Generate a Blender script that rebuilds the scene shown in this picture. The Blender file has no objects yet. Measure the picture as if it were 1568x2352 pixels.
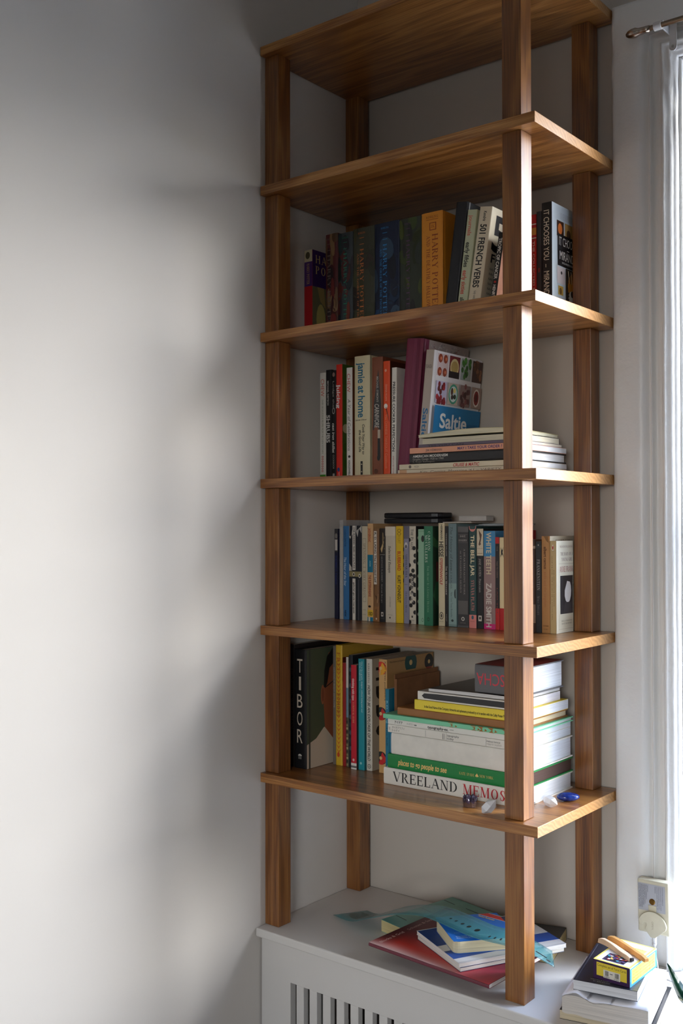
import bpy, bmesh, math, random
from math import sin, cos, pi, radians
from mathutils import Matrix, Vector
random.seed(7)
S = bpy.context.scene
COL = S.collection

# ------------------------------------------------------------------ camera
CAM = (1.4989, -1.9409, 1.5263)
yaw, pitch, roll = 0.673713, 0.014955, -0.00137
fwd = Vector((-sin(yaw) * cos(pitch), cos(yaw) * cos(pitch), sin(pitch)))
rgt = Vector((cos(yaw), sin(yaw), 0)); upv = rgt.cross(fwd)
r2 = cos(roll) * rgt + sin(roll) * upv; u2 = -sin(roll) * rgt + cos(roll) * upv
cd = bpy.data.cameras.new('camera'); cam = bpy.data.objects.new('camera', cd); COL.objects.link(cam)
cam.matrix_world = Matrix(((r2.x, u2.x, -fwd.x, CAM[0]), (r2.y, u2.y, -fwd.y, CAM[1]), (r2.z, u2.z, -fwd.z, CAM[2]), (0, 0, 0, 1)))
cd.sensor_fit = 'VERTICAL'; cd.sensor_height = 36; cd.sensor_width = 24
cd.lens = 2405.4 / 2352 * 36; cd.clip_start = .05
S.camera = cam

# ------------------------------------------------------------------ light
SUN_DIR = (1.0, .70, .36)          # towards the low sun behind haze
SUN_STRENGTH, SUN_ANGLE, SUN_COL = 5.2, 26, (1.0, .995, .985)
SKY_STRENGTH = 10.5
BLD_H = 1.25                        # top of the added block across the street
S.view_settings.view_transform = 'Standard'; S.view_settings.look = 'None'
S.view_settings.exposure = 0.02; S.view_settings.gamma = 1; S.view_settings.use_curve_mapping = False
w = bpy.data.worlds.new('sky'); S.world = w; w.use_nodes = True
N, Lk = w.node_tree.nodes, w.node_tree.links
N.clear()
wo = N.new('ShaderNodeOutputWorld'); bg = N.new('ShaderNodeBackground'); ramp = N.new('ShaderNodeValToRGB')
tc = N.new('ShaderNodeTexCoord'); sx = N.new('ShaderNodeSeparateXYZ'); mr = N.new('ShaderNodeMapRange')
mr.inputs[1].default_value = -1; mr.inputs[2].default_value = 1
Lk.new(tc.outputs['Generated'], sx.inputs[0]); Lk.new(sx.outputs[2], mr.inputs[0]); Lk.new(mr.outputs[0], ramp.inputs[0])
Lk.new(ramp.outputs[0], bg.inputs[0]); Lk.new(bg.outputs[0], wo.inputs[0])
e = ramp.color_ramp.elements
e[0].position = .0; e[0].color = (.10, .10, .10, 1)
e[1].position = .485; e[1].color = (.16, .16, .16, 1)
for p_, c_ in ((.505, (1.85, 1.84, 1.80, 1)), (.59, (1.46, 1.5, 1.54, 1)), (.68, (.98, 1.16, 1.46, 1)), (1.0, (.92, 1.30, 2.15, 1))):
    el = e.new(p_); el.color = c_
bg.inputs[1].default_value = SKY_STRENGTH
sd = bpy.data.lights.new('sun', 'SUN'); sun = bpy.data.objects.new('sun', sd); COL.objects.link(sun)
sun.rotation_euler = Vector(SUN_DIR).to_track_quat('Z', 'Y').to_euler()
sun.location = (4, 2, 2.6)
sd.energy = SUN_STRENGTH; sd.angle = radians(SUN_ANGLE); sd.color = SUN_COL
WX0, WX1, WZ0, WZ1 = .768, 1.80, .715, 2.417     # window opening
VX0, VX1, VZ0, VZ1, FY = 1.65, 2.80, .80, 2.25, -4.0      # unseen window added behind the camera to light casing and shelf fronts
for nm_, x0, x1, z0, z1, y_, a_ in (('window_daylight', WX0, WX1, WZ0, WZ1, .215, -90), ('fill_window_daylight', VX0, VX1, VZ0, VZ1, FY - .2, 90)):
    pd = bpy.data.lights.new(nm_, 'AREA'); pl = bpy.data.objects.new(nm_, pd); COL.objects.link(pl)
    pd.shape = 'RECTANGLE'; pd.size = x1 - x0; pd.size_y = z1 - z0; pd.cycles.is_portal = True
    pl.location = ((x0 + x1) / 2, y_, (z0 + z1) / 2); pl.rotation_euler = (radians(a_), 0, 0)

# ------------------------------------------------------------------ materials
def lin(c):
    return tuple(((v / 255) / 12.92 if v / 255 <= .04045 else ((v / 255 + .055) / 1.055) ** 2.4) for v in c[:3])
MC = {}
def nmat(name):
    m = bpy.data.materials.new(name); m.use_nodes = True
    nt = m.node_tree
    return m, nt.nodes, nt.links, nt.nodes['Principled BSDF']
def plain(c, rough=.5, metal=0, var=.06, bump=0, bscale=300, name='cover'):
    key = (tuple(c), rough, metal, var, bump, bscale)
    if key in MC: return MC[key]
    m, n, l, b = nmat(name)
    cl = lin(c)
    t = n.new('ShaderNodeTexNoise'); t.inputs['Scale'].default_value = 40; t.inputs['Detail'].default_value = 4
    co = n.new('ShaderNodeTexCoord'); l.new(co.outputs['Object'], t.inputs['Vector'])
    r = n.new('ShaderNodeValToRGB'); l.new(t.outputs[0], r.inputs[0])
    r.color_ramp.elements[0].position = .3; r.color_ramp.elements[1].position = .7
    r.color_ramp.elements[0].color = tuple(v * (1 - var) for v in cl) + (1,)
    r.color_ramp.elements[1].color = tuple(min(1, v * (1 + var)) for v in cl) + (1,)
    l.new(r.outputs[0], b.inputs['Base Color'])
    b.inputs['Roughness'].default_value = rough; b.inputs['Metallic'].default_value = metal
    if bump:
        t2 = n.new('ShaderNodeTexNoise'); t2.inputs['Scale'].default_value = bscale; t2.inputs['Detail'].default_value = 3
        l.new(co.outputs['Object'], t2.inputs['Vector'])
        bp = n.new('ShaderNodeBump'); bp.inputs['Strength'].default_value = bump; bp.inputs['Distance'].default_value = .002
        l.new(t2.outputs[0], bp.inputs['Height']); l.new(bp.outputs[0], b.inputs['Normal'])
    MC[key] = m
    return m
def wall_paint(name, c, scale=14, strength=.25, rough=.6, fine=.06):
    m, n, l, b = nmat(name); cl = lin(c)
    co = n.new('ShaderNodeTexCoord')
    t = n.new('ShaderNodeTexNoise'); t.inputs['Scale'].default_value = scale; t.inputs['Detail'].default_value = 6
    l.new(co.outputs['Object'], t.inputs['Vector'])
    t2 = n.new('ShaderNodeTexNoise'); t2.inputs['Scale'].default_value = 2.5; t2.inputs['Detail'].default_value = 5
    l.new(co.outputs['Object'], t2.inputs['Vector'])
    r = n.new('ShaderNodeValToRGB'); l.new(t2.outputs[0], r.inputs[0])
    r.color_ramp.elements[0].color = tuple(v * (1 - fine) for v in cl) + (1,); r.color_ramp.elements[1].color = tuple(min(1, v * (1 + fine)) for v in cl) + (1,)
    l.new(r.outputs[0], b.inputs['Base Color'])
    bp = n.new('ShaderNodeBump'); bp.inputs['Strength'].default_value = strength; bp.inputs['Distance'].default_value = .003
    l.new(t.outputs[0], bp.inputs['Height']); l.new(bp.outputs[0], b.inputs['Normal'])
    b.inputs['Roughness'].default_value = rough
    return m
def oak(name, axis, seed, dark=1.0, tint=(1, 1, 1)):
    """oak: pores and growth rings stretched along the length (axis 0 or 2)"""
    m, n, l, b = nmat(name)
    co = n.new('ShaderNodeTexCoord'); mp = n.new('ShaderNodeMapping')
    oi = n.new('ShaderNodeObjectInfo'); ad = n.new('ShaderNodeVectorMath'); ad.operation = 'MULTIPLY_ADD'
    l.new(oi.outputs['Random'], ad.inputs[0]); ad.inputs[1].default_value = (7, 11, 13); l.new(co.outputs['Object'], ad.inputs[2])
    l.new(ad.outputs[0], mp.inputs[0]); mp.inputs['Location'].default_value = (seed * 1.7, seed * .9, seed * 2.3)
    def stretched(k_long, k_cross):
        q = n.new('ShaderNodeMapping'); l.new(mp.outputs[0], q.inputs[0])
        s = [k_cross] * 3; s[axis] = k_long
        q.inputs['Scale'].default_value = s
        return q
    # growth rings: distorted distance field -> wave
    q = stretched(1.1, 9); t0 = n.new('ShaderNodeTexNoise'); t0.inputs['Scale'].default_value = 1.0; t0.inputs['Detail'].default_value = 3
    l.new(q.outputs[0], t0.inputs['Vector'])
    mul = n.new('ShaderNodeMath'); mul.operation = 'MULTIPLY'; mul.inputs[1].default_value = 62; l.new(t0.outputs[0], mul.inputs[0])
    sn = n.new('ShaderNodeMath'); sn.operation = 'SINE'; l.new(mul.outputs[0], sn.inputs[0])
    q2 = stretched(9, 620); t1 = n.new('ShaderNodeTexNoise'); t1.inputs['Scale'].default_value = 1; t1.inputs['Detail'].default_value = 4
    l.new(q2.outputs[0], t1.inputs['Vector'])
    q3 = stretched(1.2, 14); t2 = n.new('ShaderNodeTexNoise'); t2.inputs['Scale'].default_value = 1; t2.inputs['Detail'].default_value = 2
    l.new(q3.outputs[0], t2.inputs['Vector'])
    def madd(a, k, c):
        x = n.new('ShaderNodeMath'); x.operation = 'MULTIPLY_ADD'; l.new(a, x.inputs[0]); x.inputs[1].default_value = k
        if isinstance(c, float): x.inputs[2].default_value = c
        else: l.new(c, x.inputs[2])
        return x.outputs[0]
    v = madd(sn.outputs[0], .08, madd(t1.outputs[0], .76, madd(t2.outputs[0], .34, -.05)))
    r = n.new('ShaderNodeValToRGB'); l.new(v, r.inputs[0])
    el = r.color_ramp.elements
    el[0].position = .22; el[0].color = tuple(x * dark * t for t, x in zip(tint, lin((88, 49, 22)))) + (1,)
    el[1].position = .78; el[1].color = tuple(x * dark * t for t, x in zip(tint, lin((206, 156, 94)))) + (1,)
    mid = el.new(.5); mid.color = tuple(x * dark * t for t, x in zip(tint, lin((158, 105, 54)))) + (1,)
    # sawn ends: pale, finely arced end grain
    ge = n.new('ShaderNodeNewGeometry'); vt = n.new('ShaderNodeVectorTransform'); vt.vector_type = 'NORMAL'; vt.convert_from = 'WORLD'; vt.convert_to = 'OBJECT'
    l.new(ge.outputs['True Normal'], vt.inputs[0]); sp = n.new('ShaderNodeSeparateXYZ'); l.new(vt.outputs[0], sp.inputs[0])
    ab = n.new('ShaderNodeMath'); ab.operation = 'ABSOLUTE'; l.new(sp.outputs[axis], ab.inputs[0])
    gt = n.new('ShaderNodeMath'); gt.operation = 'GREATER_THAN'; gt.inputs[1].default_value = .8; l.new(ab.outputs[0], gt.inputs[0])
    wv = n.new('ShaderNodeTexWave'); wv.wave_type = 'RINGS'; wv.inputs['Scale'].default_value = 38; wv.inputs['Distortion'].default_value = 9; wv.inputs['Detail'].default_value = 2
    l.new(mp.outputs[0], wv.inputs['Vector'])
    r2_ = n.new('ShaderNodeValToRGB'); l.new(wv.outputs['Fac'], r2_.inputs[0])
    r2_.color_ramp.elements[0].color = tuple(x * dark * t for t, x in zip(tint, lin((168, 122, 72)))) + (1,); r2_.color_ramp.elements[1].color = tuple(x * dark * t for t, x in zip(tint, lin((188, 142, 88)))) + (1,)
    mx_ = n.new('ShaderNodeMix'); mx_.data_type = 'RGBA'; l.new(gt.outputs[0], mx_.inputs[0]); l.new(r.outputs[0], mx_.inputs[6]); l.new(r2_.outputs[0], mx_.inputs[7])
    l.new(mx_.outputs[2], b.inputs['Base Color'])
    b.inputs['Roughness'].default_value = .33; b.inputs['Coat Weight'].default_value = .45; b.inputs['Coat Roughness'].default_value = .27
    bp = n.new('ShaderNodeBump'); bp.inputs['Strength'].default_value = .25; bp.inputs['Distance'].default_value = .0008
    l.new(t1.outputs[0], bp.inputs['Height']); l.new(bp.outputs[0], b.inputs['Normal'])
    return m
def pages_mat(c):
    key = ('pages', c)
    if key in MC: return MC[key]
    m, n, l, b = nmat('paper_edges'); cl = lin(c)
    co = n.new('ShaderNodeTexCoord'); mp = n.new('ShaderNodeMapping'); mp.inputs['Scale'].default_value = (900, 6, 6)
    l.new(co.outputs['Object'], mp.inputs[0])
    t = n.new('ShaderNodeTexNoise'); t.inputs['Scale'].default_value = 1; t.inputs['Detail'].default_value = 3; l.new(mp.outputs[0], t.inputs['Vector'])
    r = n.new('ShaderNodeValToRGB'); l.new(t.outputs[0], r.inputs[0])
    r.color_ramp.elements[0].position = .3; r.color_ramp.elements[1].position = .65
    r.color_ramp.elements[0].color = tuple(v * .72 for v in cl) + (1,); r.color_ramp.elements[1].color = cl + (1,)
    l.new(r.outputs[0], b.inputs['Base Color']); b.inputs['Roughness'].default_value = .8
    bp = n.new('ShaderNodeBump'); bp.inputs['Strength'].default_value = .3; bp.inputs['Distance'].default_value = .0006
    l.new(t.outputs[0], bp.inputs['Height']); l.new(bp.outputs[0], b.inputs['Normal'])
    MC[key] = m
    return m
def ink_mat():
    m, n, l, b = nmat('printing_ink')
    a = n.new('ShaderNodeAttribute'); a.attribute_name = 'ink'
    l.new(a.outputs['Color'], b.inputs['Base Color']); b.inputs['Roughness'].default_value = .45
    return m
INK = ink_mat()
M_WALL = wall_paint('wall_paint', (214, 208, 200), 30, .10, .65, .02)
M_BACK = wall_paint('back_wall_shade_tone', (198, 189, 177), 30, .10, .65, .02)  # bay shade and warm wood bounce put into a darker wall tone
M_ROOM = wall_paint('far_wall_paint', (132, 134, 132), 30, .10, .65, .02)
M_TRIM = wall_paint('trim_gloss_paint', (232, 232, 230), 26, .9, .35, .02)
M_COVER = wall_paint('cabinet_paint', (219, 215, 209), 40, .08, .45, .03)
M_CEIL = wall_paint('ceiling_paint', (188, 186, 182), 20, .1, .7, .02)
M_FLOOR = oak('floor_oak', 0, 3.3, .32)

# ------------------------------------------------------------------ mesh helpers
class MB:
    def __init__(s): s.v = []; s.f = []
    def add(s, vs, fs):
        o = len(s.v); s.v += [tuple(p) for p in vs]; s.f += [tuple(i + o for i in f) for f in fs]; return s
    def box(s, a, b):
        (x0, y0, z0), (x1, y1, z1) = a, b
        return s.add([(x0, y0, z0), (x1, y0, z0), (x1, y1, z0), (x0, y1, z0), (x0, y0, z1), (x1, y0, z1), (x1, y1, z1), (x0, y1, z1)],
                     [(0, 3, 2, 1), (4, 5, 6, 7), (0, 1, 5, 4), (1, 2, 6, 5), (2, 3, 7, 6), (3, 0, 4, 7)])
    def lathe(s, prof, base, axis=(0, 0, 1), n=20):
        ax = Vector(axis).normalized(); u = ax.orthogonal().normalized(); v = ax.cross(u)
        vs = []; m = len(prof)
        for i in range(n):
            a = 2 * pi * i / n
            for r, h in prof: vs.append(Vector(base) + ax * h + (u * cos(a) + v * sin(a)) * r)
        fs = [(i * m + j, ((i + 1) % n) * m + j, ((i + 1) % n) * m + j + 1, i * m + j + 1) for i in range(n) for j in range(m - 1)]
        fs.append(tuple(i * m for i in range(n))[::-1]); fs.append(tuple(i * m + m - 1 for i in range(n)))
        return s.add(vs, fs)
    def tube(s, pts, r, n=10):
        pts = [Vector(p) for p in pts]; vs = []; k = len(pts)
        rr = r if isinstance(r, (list, tuple)) else [r] * k
        u = None
        for i, p in enumerate(pts):
            d = (pts[min(i + 1, k - 1)] - pts[max(i - 1, 0)]).normalized()
            u = d.orthogonal().normalized() if u is None else (u - d * u.dot(d)).normalized()
            v = d.cross(u)
            for j in range(n):
                a = 2 * pi * j / n; vs.append(p + (u * cos(a) + v * sin(a)) * rr[i])
        fs = [(i * n + j, i * n + (j + 1) % n, (i + 1) * n + (j + 1) % n, (i + 1) * n + j) for i in range(k - 1) for j in range(n)]
        fs += [tuple(range(n))[::-1], tuple((k - 1) * n + j for j in range(n))]
        return s.add(vs, fs)
    def prism(s, poly, z0, z1, f=lambda x, y, z: (x, y, z)):
        n = len(poly)
        vs = [f(x, y, z0) for x, y in poly] + [f(x, y, z1) for x, y in poly]
        return s.add(vs, [tuple(range(n))[::-1], tuple(range(n, 2 * n))] + [(i, (i + 1) % n, (i + 1) % n + n, i + n) for i in range(n)])
    def build(s, name, m, parent=None, bevel=0, seg=2, smooth=False, loc=None):
        me = bpy.data.meshes.new(name); me.from_pydata(s.v, [], s.f); me.materials.append(m)
        bm = bmesh.new(); bm.from_mesh(me); bmesh.ops.recalc_face_normals(bm, faces=bm.faces); bm.to_mesh(me); bm.free()
        if smooth:
            for p in me.polygons: p.use_smooth = True
        o = bpy.data.objects.new(name, me); COL.objects.link(o)
        if bevel:
            md = o.modifiers.new('bevel', 'BEVEL'); md.width = bevel; md.segments = seg; md.limit_method = 'ANGLE'
        if parent: o.parent = parent
        if loc: o.location = loc
        return o
def tag(o, label, cat, group=None):
    o['label'] = label; o['category'] = cat
    if group: o['group'] = group
    return o
def thing(name, label, cat, loc=(0, 0, 0), rot=(0, 0, 0), group=None):
    o = bpy.data.objects.new(name, None); COL.objects.link(o); o.empty_display_size = .05
    o.location = loc; o.rotation_euler = rot
    return tag(o, label, cat, group)
def struct(o):
    o['kind'] = 'structure'; return o
def sub(o, m=1):
    md = o.modifiers.new('sub', 'SUBSURF'); md.levels = m; md.render_levels = m; return o

# ------------------------------------------------------------------ lettering
TC = {}
def sans(s, bold=0.0):
    key = (s, bold)
    if key in TC: return TC[key]
    cu = bpy.data.curves.new('t', 'FONT'); cu.body = s; cu.resolution_u = 3; cu.offset = bold; cu.fill_mode = 'FRONT'
    o = bpy.data.objects.new('t', cu); COL.objects.link(o); bpy.context.view_layer.update()
    me = bpy.data.meshes.new_from_object(o.evaluated_get(bpy.context.evaluated_depsgraph_get()))
    v = [(p.co.x, p.co.y) for p in me.vertices]; f = [tuple(p.vertices) for p in me.polygons]
    bpy.data.objects.remove(o); bpy.data.curves.remove(cu); bpy.data.meshes.remove(me)
    if not v: v = [(0, 0)]
    x0 = min(p[0] for p in v); x1 = max(p[0] for p in v); k = .729
    TC[key] = ([((a - x0) / k, b / k) for a, b in v], f, (x1 - x0) / k)
    return TC[key]
TK, TN, SF = .15, .05, .13
GL = {  # roman capitals: w, strokes (x0,y0,x1,y1,width), arcs (cx,cy,rx,ry,a0,a1), serif centres (x,y)
 'A': (.80, [(.08, 0, .40, 1, TN), (.40, 1, .72, 0, TK), (.2, .35, .6, .35, 'h')], [], [(.08, 0), (.72, 0)]),
 'B': (.66, [(.14, 0, .14, 1, TK)], [(.28, .75, .26, .25, -90, 90), (.28, .27, .33, .27, -90, 90)], [(.12, 0), (.12, 1)]),
 'C': (.74, [(.66, .68, .66, 1, TN), ], [(.40, .5, .34, .5, 45, 315)], []),
 'D': (.80, [(.14, 0, .14, 1, TK)], [(.30, .5, .44, .5, -90, 90)], [(.12, 0), (.12, 1)]),
 'E': (.66, [(.14, 0, .14, 1, TK), (.1, .97, .58, .97, 'h'), (.1, .03, .6, .03, 'h'), (.14, .52, .46, .52, 'h'), (.58, .76, .58, 1, TN), (.6, 0, .6, .26, TN), (.46, .4, .46, .64, TN)], [], [(.12, 0), (.12, 1)]),
 'F': (.62, [(.14, 0, .14, 1, TK), (.1, .97, .56, .97, 'h'), (.14, .5, .44, .5, 'h'), (.56, .74, .56, 1, TN), (.44, .38, .44, .62, TN)], [], [(.14, 0), (.12, 1)]),
 'G': (.80, [(.64, .68, .64, 1, TN), (.64, 0, .64, .42, TK)], [(.40, .5, .34, .5, 45, 315)], [(.64, .42)]),
 'H': (.84, [(.14, 0, .14, 1, TK), (.70, 0, .70, 1, TK), (.14, .52, .7, .52, 'h')], [], [(.14, 0), (.14, 1), (.7, 0), (.7, 1)]),
 'I': (.36, [(.18, 0, .18, 1, TK)], [], [(.18, 0), (.18, 1)]),
 'J': (.50, [(.32, .2, .32, 1, TK)], [(.18, .2, .2, .2, 180, 360)], [(.32, 1)]),
 'K': (.80, [(.14, 0, .14, 1, TK), (.2, .42, .66, 1, TN), (.32, .55, .70, 0, TK)], [], [(.14, 0), (.14, 1), (.66, 1), (.7, 0)]),
 'L': (.64, [(.14, 0, .14, 1, TK), (.1, .03, .58, .03, 'h'), (.58, 0, .58, .28, TN)], [], [(.12, 0), (.14, 1)]),
 'M': (.98, [(.13, 0, .13, 1, TN), (.16, 1, .48, .02, TK), (.48, .02, .80, 1, TN), (.82, 0, .82, 1, TK)], [], [(.13, 0), (.13, 1), (.82, 0), (.84, 1)]),
 'N': (.84, [(.13, 0, .13, 1, TN), (.16, 1, .68, .02, TK), (.70, 0, .70, 1, TN)], [], [(.13, 0), (.11, 1), (.7, 1)]),
 'O': (.82, [], [(.41, .5, .36, .5, 0, 360)], []),
 'P': (.64, [(.14, 0, .14, 1, TK)], [(.28, .73, .30, .27, -90, 90)], [(.14, 0), (.12, 1)]),
 'Q': (.82, [(.42, .1, .74, -.18, TN)], [(.41, .5, .36, .5, 0, 360)], []),
 'R': (.76, [(.14, 0, .14, 1, TK), (.34, .5, .66, 0, TK)], [(.28, .75, .30, .25, -90, 90)], [(.14, 0), (.12, 1), (.68, 0)]),
 'S': (.58, [(.50, .70, .50, .98, TN), (.08, .02, .08, .30, TN), (.12, .72, .48, .28, TK)], [(.29, .75, .22, .25, 40, 230), (.29, .25, .22, .25, -140, 50)], []),
 'T': (.70, [(.35, 0, .35, 1, TK), (.04, .97, .66, .97, 'h'), (.05, .74, .05, 1, TN), (.65, .74, .65, 1, TN)], [], [(.35, 0)]),
 'U': (.82, [(.14, .3, .14, 1, TK), (.68, .3, .68, 1, TN)], [(.41, .3, .335, .3, 180, 360)], [(.14, 1), (.68, 1)]),
 'V': (.80, [(.08, 1, .42, 0, TK), (.42, 0, .72, 1, TN)], [], [(.1, 1), (.72, 1)]),
 'W': (1.1, [(.08, 1, .36, 0, TK), (.36, 0, .56, 1, TN), (.56, 1, .80, 0, TK), (.80, 0, 1.04, 1, TN)], [], [(.1, 1), (.56, 1), (1.02, 1)]),
 'X': (.78, [(.08, 1, .68, 0, TK), (.68, 1, .08, 0, TN)], [], [(.1, 1), (.68, 1), (.1, 0), (.68, 0)]),
 'Y': (.76, [(.08, 1, .38, .45, TK), (.68, 1, .38, .45, TN), (.38, 0, .38, .5, TK)], [], [(.1, 1), (.66, 1), (.38, 0)]),
 'Z': (.66, [(.06, .03, .6, .03, 'h'), (.06, .97, .6, .97, 'h'), (.58, 1, .1, 0, TK), (.6, 0, .6, .24, TN)], [], []),
}
def serif(s):
    if ('f', s) in TC: return TC[('f', s)]
    v = []; f = []; x = 0
    def quad(*p):
        o = len(v); v.extend((x + a * k, b * k) for a, b in p); f.append((o, o + 1, o + 2, o + 3))
    for ch in s:
        k = .78 if ch.islower() else 1.0
        ch = ch.upper()
        if ch not in GL:
            if ch in '.•': quad((.06, 0), (.2, 0), (.2, .14), (.06, .14)); x += .3
            elif ch in '-–|': quad((.05, .4), (.35, .4), (.35, .48), (.05, .48)); x += .42
            else: x += .38
            continue
        wd, st, ar, sf = GL[ch]
        for x0, y0, x1, y1, q in st:
            if q == 'h': quad((x0, y0 - TN * .7), (x1, y0 - TN * .7), (x1, y0 + TN * .7), (x0, y0 + TN * .7))
            else: quad((x0 - q / 2, y0), (x0 + q / 2, y0), (x1 + q / 2, y1), (x1 - q / 2, y1))
        for cx, cy, rx, ry, a0, a1 in ar:
            n = max(6, int(abs(a1 - a0) / 24))
            for i in range(n):
                A, B_ = radians(a0 + (a1 - a0) * i / n), radians(a0 + (a1 - a0) * (i + 1) / n)
                quad((cx + rx * cos(A), cy + ry * sin(A)), (cx + rx * cos(B_), cy + ry * sin(B_)),
                     (cx + (rx - TK) * cos(B_), cy + (ry - TN) * sin(B_)), (cx + (rx - TK) * cos(A), cy + (ry - TN) * sin(A)))
        for a, b in sf:
            y = 0 if b == 0 else (b - TN)
            quad((a - SF, y), (a + SF, y), (a + SF, y + TN), (a - SF, y + TN))
        x += wd * k + .1
    TC[('f', s)] = (v, f, x)
    return TC[('f', s)]
def glyphs(s, font):
    if font == 'f': return serif(s)
    return sans(s, {'s': 0.0, 'b': .022, 'l': -.006, 'i': 0.0, 'bi': .02}[font])

class Ink:
    """flat print on one face: polygons with a colour each, laid out in the face's own (u, v)"""
    def __init__(s, w, h, place): s.w, s.h, s.place = w, h, place; s.v = []; s.f = []; s.c = []; s.k = 0
    def poly(s, pts, col):
        o = len(s.v); s.v += [s.place(min(max(a, 0), s.w), min(max(b, 0), s.h), s.k) for a, b in pts]      # print stays on its face
        s.f.append(tuple(range(o, o + len(pts)))); s.c.append([lin(q) for q in col] if isinstance(col, list) else lin(col)); return s
    def layer(s): s.k += 1
    def r(s, u0, v0, u1, v1, col, n=6):
        s.layer(); W, H = s.w, s.h
        for i in range(n):
            a, b = u0 + (u1 - u0) * i / n, u0 + (u1 - u0) * (i + 1) / n
            s.poly([(a * W, v0 * H), (b * W, v0 * H), (b * W, v1 * H), (a * W, v1 * H)], col)
        return s
    def el(s, u, v, ru, rv, col, n=14, a0=0, a1=360):
        """ellipse; radii as fractions of the face width and height"""
        s.layer(); st = 0 if a1 - a0 >= 360 else 1
        pts = [((u + ru * cos(radians(a0 + (a1 - a0) * i / n))) * s.w, (v + rv * sin(radians(a0 + (a1 - a0) * i / n))) * s.h) for i in range(n + st)]
        return s.poly(pts, col)
    def pg(s, pts, col):
        s.layer(); return s.poly([(a * s.w, b * s.h) for a, b in pts], col)
    def _t(s, g, fn, col):
        s.layer(); v, f, _ = g; o = len(s.v)
        s.v += [s.place(*fn(a, b), s.k) for a, b in v]
        for q in f: s.f.append(tuple(i + o for i in q)); s.c.append(lin(col))
    def down(s, txt, v0, v1, uc, size, col, font='b', shear=None):
        """reads top to bottom between heights v0 > v1; cap height = size * width, centred at uc"""
        g = glyphs(txt, font); k = (v0 - v1) * s.h / max(g[2], .01); c = size * s.w
        sh = .25 if font in ('i', 'bi') else 0
        s._t(g, lambda a, b: (uc * s.w + (b - .5) * c, v0 * s.h - (a + sh * b * .8) * k), col); return s
    def up(s, txt, v0, v1, uc, size, col, font='b'):
        g = glyphs(txt, font); k = (v1 - v0) * s.h / max(g[2], .01); c = size * s.w
        s._t(g, lambda a, b: (uc * s.w - (b - .5) * c, v0 * s.h + a * k), col); return s
    def across(s, txt, u0, u1, v, size, col, font='b'):
        """ordinary left to right text; cap height = size * face height, baseline at v"""
        g = glyphs(txt, font); k = (u1 - u0) * s.w / max(g[2], .01); c = size * s.h
        sh = .25 if font in ('i', 'bi') else 0
        s._t(g, lambda a, b: (u0 * s.w + (a + sh * b * .8) * k, v * s.h + b * c), col); return s
    def build(s, name, parent):
        if not s.f: return
        me = bpy.data.meshes.new(name); me.from_pydata(s.v, [], s.f); me.materials.append(INK)
        at = me.attributes.new('ink', 'FLOAT_COLOR', 'CORNER')
        buf = []
        for p, c in zip(me.polygons, s.c):
            buf += list(c + (1.0,)) * len(p.vertices) if not isinstance(c, list) else [x for q in c for x in q + (1.0,)]
        at.data.foreach_set('color', buf)
        o = bpy.data.objects.new(name, me); COL.objects.link(o); o.parent = parent
        return o

# ------------------------------------------------------------------ books
def book(label, loc, t, h, d, cover, spine=None, front=None, pages=(226, 216, 196), hard=False, rot=(0, 0, 0), group=None, name=None, rough=.42, pg_in=None, cat='book', rear=None):
    """upright book: spine on the -y side, x = thickness, z = height; parts cover, page_block, printed spine and front"""
    loc = (loc[0], loc[1], loc[2] + .0005 + t * max(0, sin(rot[1])))      # rests on its lower edge
    R = thing(name or ('hardcover_book' if hard else 'paperback_book'), label, cat, loc, rot, group)
    bt = min(.0026 if hard else .0006, t * .2); bul = min(.0016, t * .10) if hard else min(.0006, t * .05)
    gap = .003 if hard else 0
    outer = [(0, d), (0, .009)] + ([(.0007, .0065), (.0004, .004)] if hard else [(0, .004), (0, .002)])
    arc = []
    for q in (0, .03, .08, .15, .25, .5, .75, .85, .92, .97, 1):
        arc.append((q * t, -bul * (1 - (2 * q - 1) ** 6) + (.0006 if q in (0, 1) else 0)))
    outer = outer + arc + [(t - x, y) for x, y in outer[::-1]]
    inner = [(min(max(x, bt), t - bt), max(y, bt * .8) if y < d else d) for x, y in outer]
    n = len(outer); m = MB(); vs = []
    for z in (0, h): vs += [(x, y, z) for x, y in outer] + [(x, y, z) for x, y in inner]
    fs = []
    for i in range(n - 1):
        fs += [(i, i + 1, 2 * n + i + 1, 2 * n + i), (n + i, 3 * n + i, 3 * n + i + 1, n + i + 1),
               (i, n + i, n + i + 1, i + 1), (2 * n + i, 2 * n + i + 1, 3 * n + i + 1, 3 * n + i)]
    for i in (0, n - 1): fs.append((i, n + i, 3 * n + i, 2 * n + i))
    m.add(vs, fs).build('cover', plain(cover, rough), R)
    MB().box((bt * 1.02, bt + .0006, gap), (t - bt * 1.02, d - (gap if pg_in is None else pg_in), h - gap)).build('page_block', pages_mat(pages), R)
    eps = .0003
    if spine:
        k = Ink(t, h, lambda u, v, l: (u, -bul * (1 - (2 * u / t - 1) ** 6) - eps - .00004 * l, v)); k.k = -6; k.r(.05, .01, .95, .99, cover, 10); k.k = 0; spine(k); k.build('spine_print', R)
    if front:
        k = Ink(d, h, lambda u, v, l: (t + eps + .00004 * l, u, v)); front(k); k.build('front_print', R)
    if rear:
        k = Ink(d, h, lambda u, v, l: (-eps - .00004 * l, u, v)); rear(k); k.build('back_print', R)
    return R

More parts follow.
